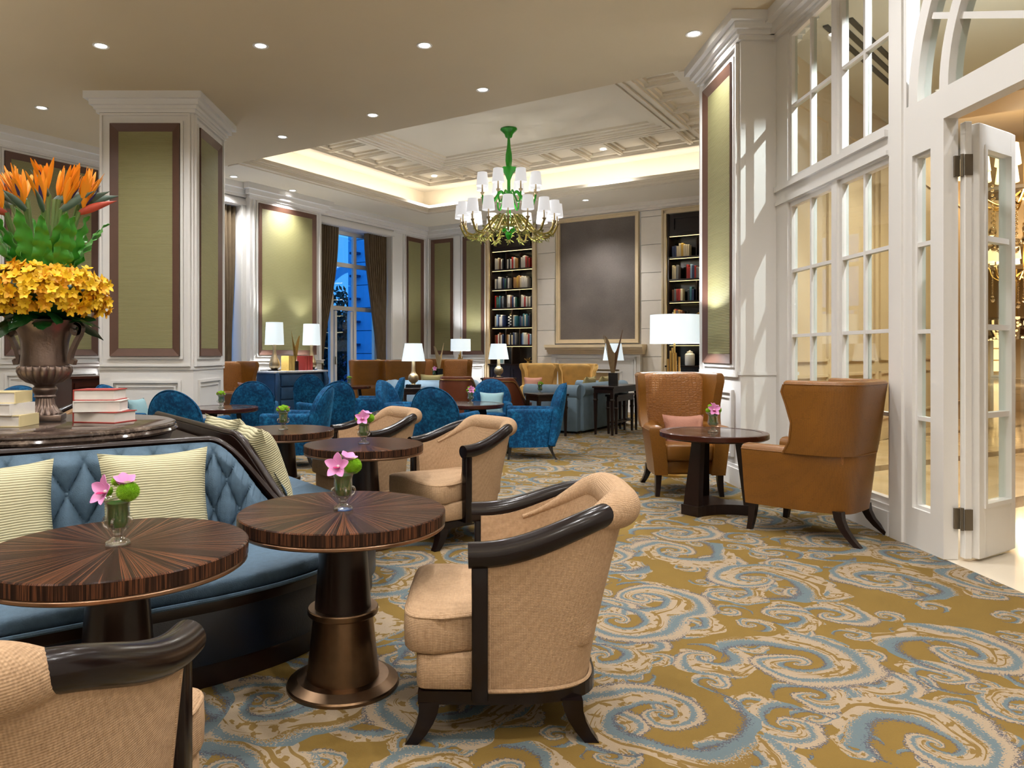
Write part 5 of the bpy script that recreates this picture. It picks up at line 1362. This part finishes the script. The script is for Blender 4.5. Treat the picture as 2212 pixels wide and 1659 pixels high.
def scroll(sx):
    pts=[]
    for k in range(18): a=k/17*1.6*PI; r=.034-.020*k/17; pts.append((sx*(.165-r*math.cos(a+PI)*-1 if 0 else .158+r*math.sin(a)),0,.455+r*math.cos(a)))
    pts=pts[::-1]; pts+= [(sx*.185,0,.470),(sx*.178,0,.43),(sx*.158,0,.395),(sx*.138,0,.35),(sx*.128,0,.315),(sx*.132,0,.29),(sx*.145,0,.286),(sx*.148,0,.298),(sx*.140,0,.302)]
    mb=MB(); n=len(pts)
    rs=[]
    for k,p in enumerate(pts):
        q=Vector(pts[min(k+1,n-1)])-Vector(pts[max(k-1,0)]); q.normalize(); nn=Vector((-q.z,0,q.x))*.009; w=.017
        P=Vector(p); rs.append([P+nn+Vector((0,w,0)),P-nn+Vector((0,w,0)),P-nn-Vector((0,w,0)),P+nn-Vector((0,w,0))])
    return mb.rings(rs)
for sx in (1,-1): scroll(sx).obj('handle',m_urn,urn,smooth=50)
fl=thing('flower_arrangement','tall arrangement of bird-of-paradise, fern leaves and yellow orchids in the urn','flowers',(UX,UY,RTZ+.49),0)
FLS=1.0
def leafblade(L,w,wave=.012,n=18,m=6,bend=.25,fold=.25):
    def fn(u,v):
        s=u*2-1; ww=w*math.sin(PI*min(1,v*.93+.07))**.6*(1-.25*v)
        x=s*ww*(1+.06*math.sin(v*40)); y=abs(s)*ww*fold+wave*abs(s)*math.sin(v*38+ (0 if s>0 else 1.3))+bend*L*v*v
        return (x,y,L*v)
    return MB().grid(fn,m,n)
rl=random.Random(11)
fern_me=[leafblade(.36,.052,.012,26,6,b,.3).mesh('fern_leaf',m_leaf,solid=.0012,smooth=60) for b in (.12,.3,.2)]
for k in range(15):
    a=2*PI*k/15+rl.uniform(-.15,.15); ti=rl.uniform(.12,.42); r=.05
    inst('fern_leaf',fern_me[k%3],fl,(r*math.cos(a),r*math.sin(a),.12),(ti*-1.0,0,a-PI/2),(rl.uniform(1.0,1.25),1,rl.uniform(1.15,1.35)))
# collar of dark leaves over the rim
cl_me=[leafblade(.155,.048,.004,10,4,b,.35).mesh('collar_leaf',m_leafd,solid=.0012,smooth=60) for b in (.5,.9)]
for k in range(22):
    a=2*PI*k/22+rl.uniform(-.1,.1); inst('collar_leaf',cl_me[k%2],fl,(.07*math.cos(a),.07*math.sin(a),.02+.02*(k%3)),(-(1.25+rl.uniform(-.2,.3)),rl.uniform(-.5,.5),a-PI/2),(1.1,1,rl.uniform(.95,1.25)))
MB().ball((0,0,.13),.2,20,12,(1.2,1.2,.60)).obj('moss_core',m_leafd,fl)
def blossom(mat,seed):
    mb=MB(); rr=random.Random(seed)
    for k in range(5):
        a=2*PI*k/5+rr.uniform(-.1,.1); p=petal(.031,.0098,.35,4,2,.2); c,s=math.cos(a),math.sin(a); ti=.35+rr.uniform(-.15,.15)
        mb.add([(x*c-(y*math.cos(ti))*s,x*s+(y*math.cos(ti))*c,z+y*math.sin(ti)) for x,y,z in p.v],p.f)
    mb.ball((0,0,.006),.005,6,4)
    return mb.mesh('orchid_blossom',mat,smooth=60)
bls=[blossom(m_yel,1),blossom(m_yel2,2),blossom(m_yel,3),blossom(m_yel,4)]
cnt=0
for k in range(470):
    z=rl.uniform(-.52,.98); a=2*PI*rl.random()
    if math.sin(a)>.3: continue                      # the far side of the dome cannot be seen
    q=math.sqrt(1-z*z); d=Vector((q*math.cos(a),q*math.sin(a),z)); R=rl.uniform(.90,1.10)
    pos=Vector((d.x*.30*R,d.y*.30*R,.135+d.z*.16*R))
    inst('orchid_blossom',bls[k%4],fl,pos,(d+Vector((rl.uniform(-.4,.4),rl.uniform(-.4,.4),rl.uniform(-.3,.3)))).to_track_quat('Z','Y').to_euler(),(rl.uniform(.85,1.2),)*3); cnt+=1
mo=MB()
for k in range(420):
    z=rl.uniform(-.6,.98); a=2*PI*rl.random()
    if math.sin(a)>.45: continue
    q=math.sqrt(1-z*z); dv=Vector((q*math.cos(a),q*math.sin(a),z)); R=rl.uniform(.84,.98)
    m4=Matrix.Translation((dv.x*.29*R,dv.y*.29*R,.135+dv.z*.155*R))@(dv+Vector((rl.uniform(-.4,.4),rl.uniform(-.4,.4),rl.uniform(-.3,.3)))).to_track_quat('Z','Y').to_matrix().to_4x4()
    for j in range(5):
        an=2*PI*j/5; p_=petal(.03,.0095,.35,3,2,.2); m5=m4@Matrix.Rotation(an,4,'Z')@Matrix.Rotation(.4,4,'X'); mo.add([m5@Vector(v_) for v_ in p_.v],p_.f)
tag(mo.obj('small_orchids',m_yel2,fl,smooth=60),'further amber orchids filling the dome',kind='stuff')
# bird-of-paradise heads
def spear(L,w,t,n=10):                                  # boat-shaped bract along +x
    rs=[]
    for k in range(n+1):
        q=k/n; r=math.sin(PI*min(1,.12+.88*q)**.75) if q<1 else .02; r=max(r,.04)
        rs.append([(L*q, w*r*math.cos(a), t*r*math.sin(a)+ .02*L*math.sin(PI*q)) for a in [2*PI*j/8 for j in range(8)]])
    return MB().rings(rs)
br_me=[spear(.19,.010,.018).mesh('bract',m_bract,smooth=60),spear(.19,.010,.018).mesh('bract',m_bractr,smooth=60)]
sep_me=[petal(.16,.0135,.10,8,3,.05).mesh('sepal',m_orange,solid=.001,smooth=60)]
pet_me=petal(.11,.008,.05,6,2,.0).mesh('blue_petal',m_purple,solid=.001,smooth=60)
heads=[(x_,y_,z_+.03+.25*(.62-z_)*.5,a_,r_) for x_,y_,z_,a_,r_ in [(-.24,-.02,.50,PI,0),(-.17,-.08,.55,PI+.4,1),(-.10,.02,.60,PI-.5,0),(-.05,-.09,.55,PI+.3,0),(.02,.0,.63,-PI/2,0),(.05,-.10,.52,-PI/2+.3,0),(.10,.04,.60,.3,0),(.12,-.07,.53,0,0),(.17,.0,.57,-.2,0),(.20,-.05,.52,.05,1),(-.20,.06,.58,PI-.2,0),(.0,.09,.62,.9,0),(-.12,-.12,.50,PI+.8,1),(.07,.0,.60,.6,0),(-.02,-.13,.52,-PI/2,0),(.15,.08,.60,.8,0),(-.15,.0,.60,2.2,0)]]
for k,(x,y,z,a,red) in enumerate(heads):
    h=bpy.data.objects.new('bird_of_paradise',MB().tube([(x*.25,y*.25,.1),(x*.6,y*.6,z*.55),(x*.9,y*.9,z-.06),(x,y,z-.015)],[.009,.009,.010,.013],8).mesh('bird_of_paradise',m_stem)); COL.objects.link(h); h.parent=fl
    el=rl.uniform(.22,.55)
    inst('bract',br_me[red],h,(x,y,z-.02),(0,-el,a),(1,1.2,1.15))
    for j in range(9):
        b=a+rl.uniform(-1.1,1.1); inst('sepal',sep_me[0],h,(x+.02*math.cos(a),y+.02*math.sin(a),z-.005),(math.radians(rl.uniform(52,82)),0,b-PI/2+rl.uniform(-.2,.2)),(1,rl.uniform(.75,1.2),1))
    inst('blue_petal',pet_me,h,(x+.02*math.cos(a),y+.02*math.sin(a),z),(math.radians(50),0,a-PI/2))

# ================================================================== CHANDELIER
HX,HY=WP(1099,12.1),12.1; HZ=4.86
ch=thing('chandelier','green glass chandelier with two tiers of white shades and leafy gold arms','chandelier',(HX,HY,0),.12)
MB().lathe([(0,HZ),(.135,HZ),(.14,HZ-.02),(.11,HZ-.05),(.07,HZ-.09),(.055,HZ-.14),(.03,HZ-.155),(0,HZ-.155)],32).obj('canopy',m_ggreen,ch,smooth=50)
MB().lathe([(.018,HZ-.15),(.022,HZ-.17),(.03,HZ-.30),(.052,HZ-.42),(.056,HZ-.52),(.046,HZ-.60),(.04,HZ-.66),(0,HZ-.66)],24).obj('spindle',m_ggreen,ch,smooth=50)
MB().lathe([(.03,4.20),(.05,4.13),(.10,4.19),(.135,4.215),(.12,4.20),(.07,4.12),(.045,4.06),(.03,4.02),(0,4.02)],36,rfun=lambda a,z:1+(.10*math.cos(8*a) if z>4.15 else 0)).obj('petal_cup',m_ggreen,ch,smooth=50)
MB().lathe([(.028,4.05),(.028,3.85),(.05,3.76),(.05,3.70),(.035,3.62),(.035,3.35),(.06,3.28),(.10,3.22),(.115,3.19),(.06,3.15),(.045,3.09),(.02,3.05),(0,3.04)],28).obj('stem',m_ggreen,ch,smooth=50)
MB().lathe([(.14,3.29),(.20,3.275),(.20,3.255),(.14,3.24)],40).obj('hub_ring',m_chgold,ch,smooth=30)
sh_me=open_tube(.100,.078,.215,28).mesh('shade',m_shade,smooth=30)
can_me=MB().lathe([(0,-.15),(.012,-.15),(.03,-.12),(.034,-.105),(.012,-.095),(.011,.06),(0,.06)],14).mesh('candle_cup',m_champ)
def spline(pts,n=18):
    P=[Vector(p) for p in pts]; P=[P[0]*2-P[1]]+P+[P[-1]*2-P[-2]]; out=[]
    for i in range(1,len(P)-2):
        for k in range(n if i==len(P)-3 else n):
            t=k/n; p0,p1,p2,p3=P[i-1:i+3]
            out.append(.5*((2*p1)+(-p0+p2)*t+(2*p0-5*p1+4*p2-p3)*t*t+(-p0+3*p1-3*p2+p3)*t**3))
    out.append(P[-2]); return out
loP=spline([(.10,0,3.30),(.20,0,3.43),(.34,0,3.30),(.52,0,3.12),(.70,0,3.12),(.785,0,3.26)],8)
upP=spline([(.05,0,3.74),(.14,0,3.83),(.25,0,3.70),(.36,0,3.60),(.44,0,3.64),(.465,0,3.75)],8)
arm_lo=MB().tube(loP,.017,8).mesh('arm',m_chgold,smooth=60); arm_up=MB().tube(upP,.015,8).mesh('arm',m_ggreen,smooth=60)
def spray(path,n,seed,lo):
    rr=random.Random(seed); mb=MB()
    for k in range(n):
        p=path[rr.randrange(3,len(path)-4)]; d=Vector((rr.uniform(-.4,1),rr.uniform(-1,1),rr.uniform(-1,.35))).normalized(); L=rr.uniform(.05,.11)
        q=d.orthogonal().normalized()*L*.13; nn=d.cross(q).normalized()*.004
        mb.tube([p,p+d*L*.45],.004,5)
        a=p+d*L*.35; b=p+d*L*.7; c=p+d*L*1.15
        mb.add([a,b+q+nn,c,b-q+nn],[(0,1,2),(0,2,3)]); mb.add([a,b+q-nn,c,b-q-nn],[(0,2,1),(0,3,2)])
    return mb.mesh('leaf_spray',m_chleaf,smooth=0)
spr=[spray(loP,26,s,True) for s in (1,2,3,4)]
def tier(n,arm,end,zc,off,lo):
    for k in range(n):
        a=2*PI*(k+off)/n
        A=inst('arm',arm,ch,(0,0,0),(0,0,a))
        if lo: tag(inst('leaf_spray',spr[k%4],A),'small gilded leaves',kind='stuff')
        inst('candle_cup',can_me,ch,(end*math.cos(a),end*math.sin(a),zc))
        inst('shade',sh_me,ch,(end*math.cos(a),end*math.sin(a),zc+.0))
tier(16,arm_lo,.785,3.40,.5,True); tier(8,arm_up,.465,3.89,.3,False)
for k in range(8):
    a=2*PI*k/8+.2; tag(inst('leaf_spray',spr[k%4],ch,(0,0,-.03),(0,0,a),(.75,.75,1)),'small gilded leaves',kind='stuff')
point(ch,(0,0,3.30),130,(1,.96,.9),.25)
# ---- lobby chandeliers, lamps and lights
def lobby_ch(label,X,Y,Z,s):
    t=thing('crystal_chandelier',label,'chandelier',(X,Y,Z),0,'warm crystal chandeliers in the lobby',s)
    MB().tube([(0,0,-.3),(0,0,1.2)],.03,10).obj('stem',m_gold,t); MB().ball((0,0,-.35),.12,14,8).obj('hub',m_crystal,t)
    sm_=open_tube(.19,.15,.36,20).mesh('shade',m_lwarm); cup=MB().lathe([(0,-.1),(.06,-.05),(.02,0),(.02,.1),(0,.1)],10).mesh('cup',m_crystal)
    arm=MB().tube(spline([(.1,0,-.3),(.4,0,-.55),(.75,0,-.4),(.85,0,-.1)],6),.02,6).mesh('arm',m_gold)
    st=MB(); 
    for j in range(9): st.ball((0,0,-.08*j),.028,6,4)
    st.ball((0,0,-.8),.06,8,6,(1,1,1.5)); stm=st.mesh('crystal_string',m_crystal)
    for k in range(10):
        a=2*PI*k/10; inst('arm',arm,t,(0,0,0),(0,0,a)); inst('shade',sm_,t,(.85*math.cos(a),.85*math.sin(a),.05)); inst('cup',cup,t,(.85*math.cos(a),.85*math.sin(a),-.05))
        inst('crystal_string',stm,t,(.8*math.cos(a+.3),.8*math.sin(a+.3),-.25)); inst('crystal_string',stm,t,(.45*math.cos(a),.45*math.sin(a),-.45))
    point(t,(0,0,.3),120,(1,.80,.52),.3)
lobby_ch('warm crystal chandelier in the lobby, nearest the open door',WP(2216,12.5),12.5,4.2,.95)
lobby_ch('second warm crystal chandelier farther down the lobby',WP(2212,21),21.0,3.75,.95)
big=thing('crystal_drum','wide crystal-bead drum fixture far down the lobby','chandelier',(WP(2196,31),31.0,1.75),0)
MB().lathe([(.0,.0),(1.2,.0),(1.6,.4),(1.7,.9),(0,.9)],40).obj('bead_drum',m_crystal,big); 
mb=MB(); rb=random.Random(1)
for k in range(260):
    a=rb.uniform(0,2*PI); z=rb.uniform(0,.85); mb.ball(((1.25+.45*z)*math.cos(a),(1.25+.45*z)*math.sin(a),z),.05,5,3)
tag(mb.obj('crystal_beads',m_lwarm,big,smooth=0),'glittering crystal beads',kind='stuff')
MB().tube([(0,0,.9),(0,0,3.85)],.03,8).obj('rod',m_gold,big)
for x,y,w in ((4.3,3.0,60),(4.9,6.6,200),(5.8,8.3,200),(8,8.5,700),(11,16,1400),(17,24,2200),(23,31,2200)):
    o=spot(None,w,120,.6,(1,.93,.80) if x<6 else (1,.86,.62)); o.location=(x,y,(4.4 if x<6 else 5.6)-.03)
point(None,(4.7,6.3,3.2),45,(1,.95,.88),.2)  # added light without a fixture, brightens the corridor ceiling
# a corridor spot throwing the pattern of the panes across the column
t=downlight(3.72,4.05,4.4,'corridor downlight that shines through the glazed screen',0,False,90,'lobby downlights')
s_=spot(t,380,62,.25,(.96,.98,1)); s_.data.shadow_soft_size=.012; s_.rotation_euler=(math.radians(38),0,math.radians(22))
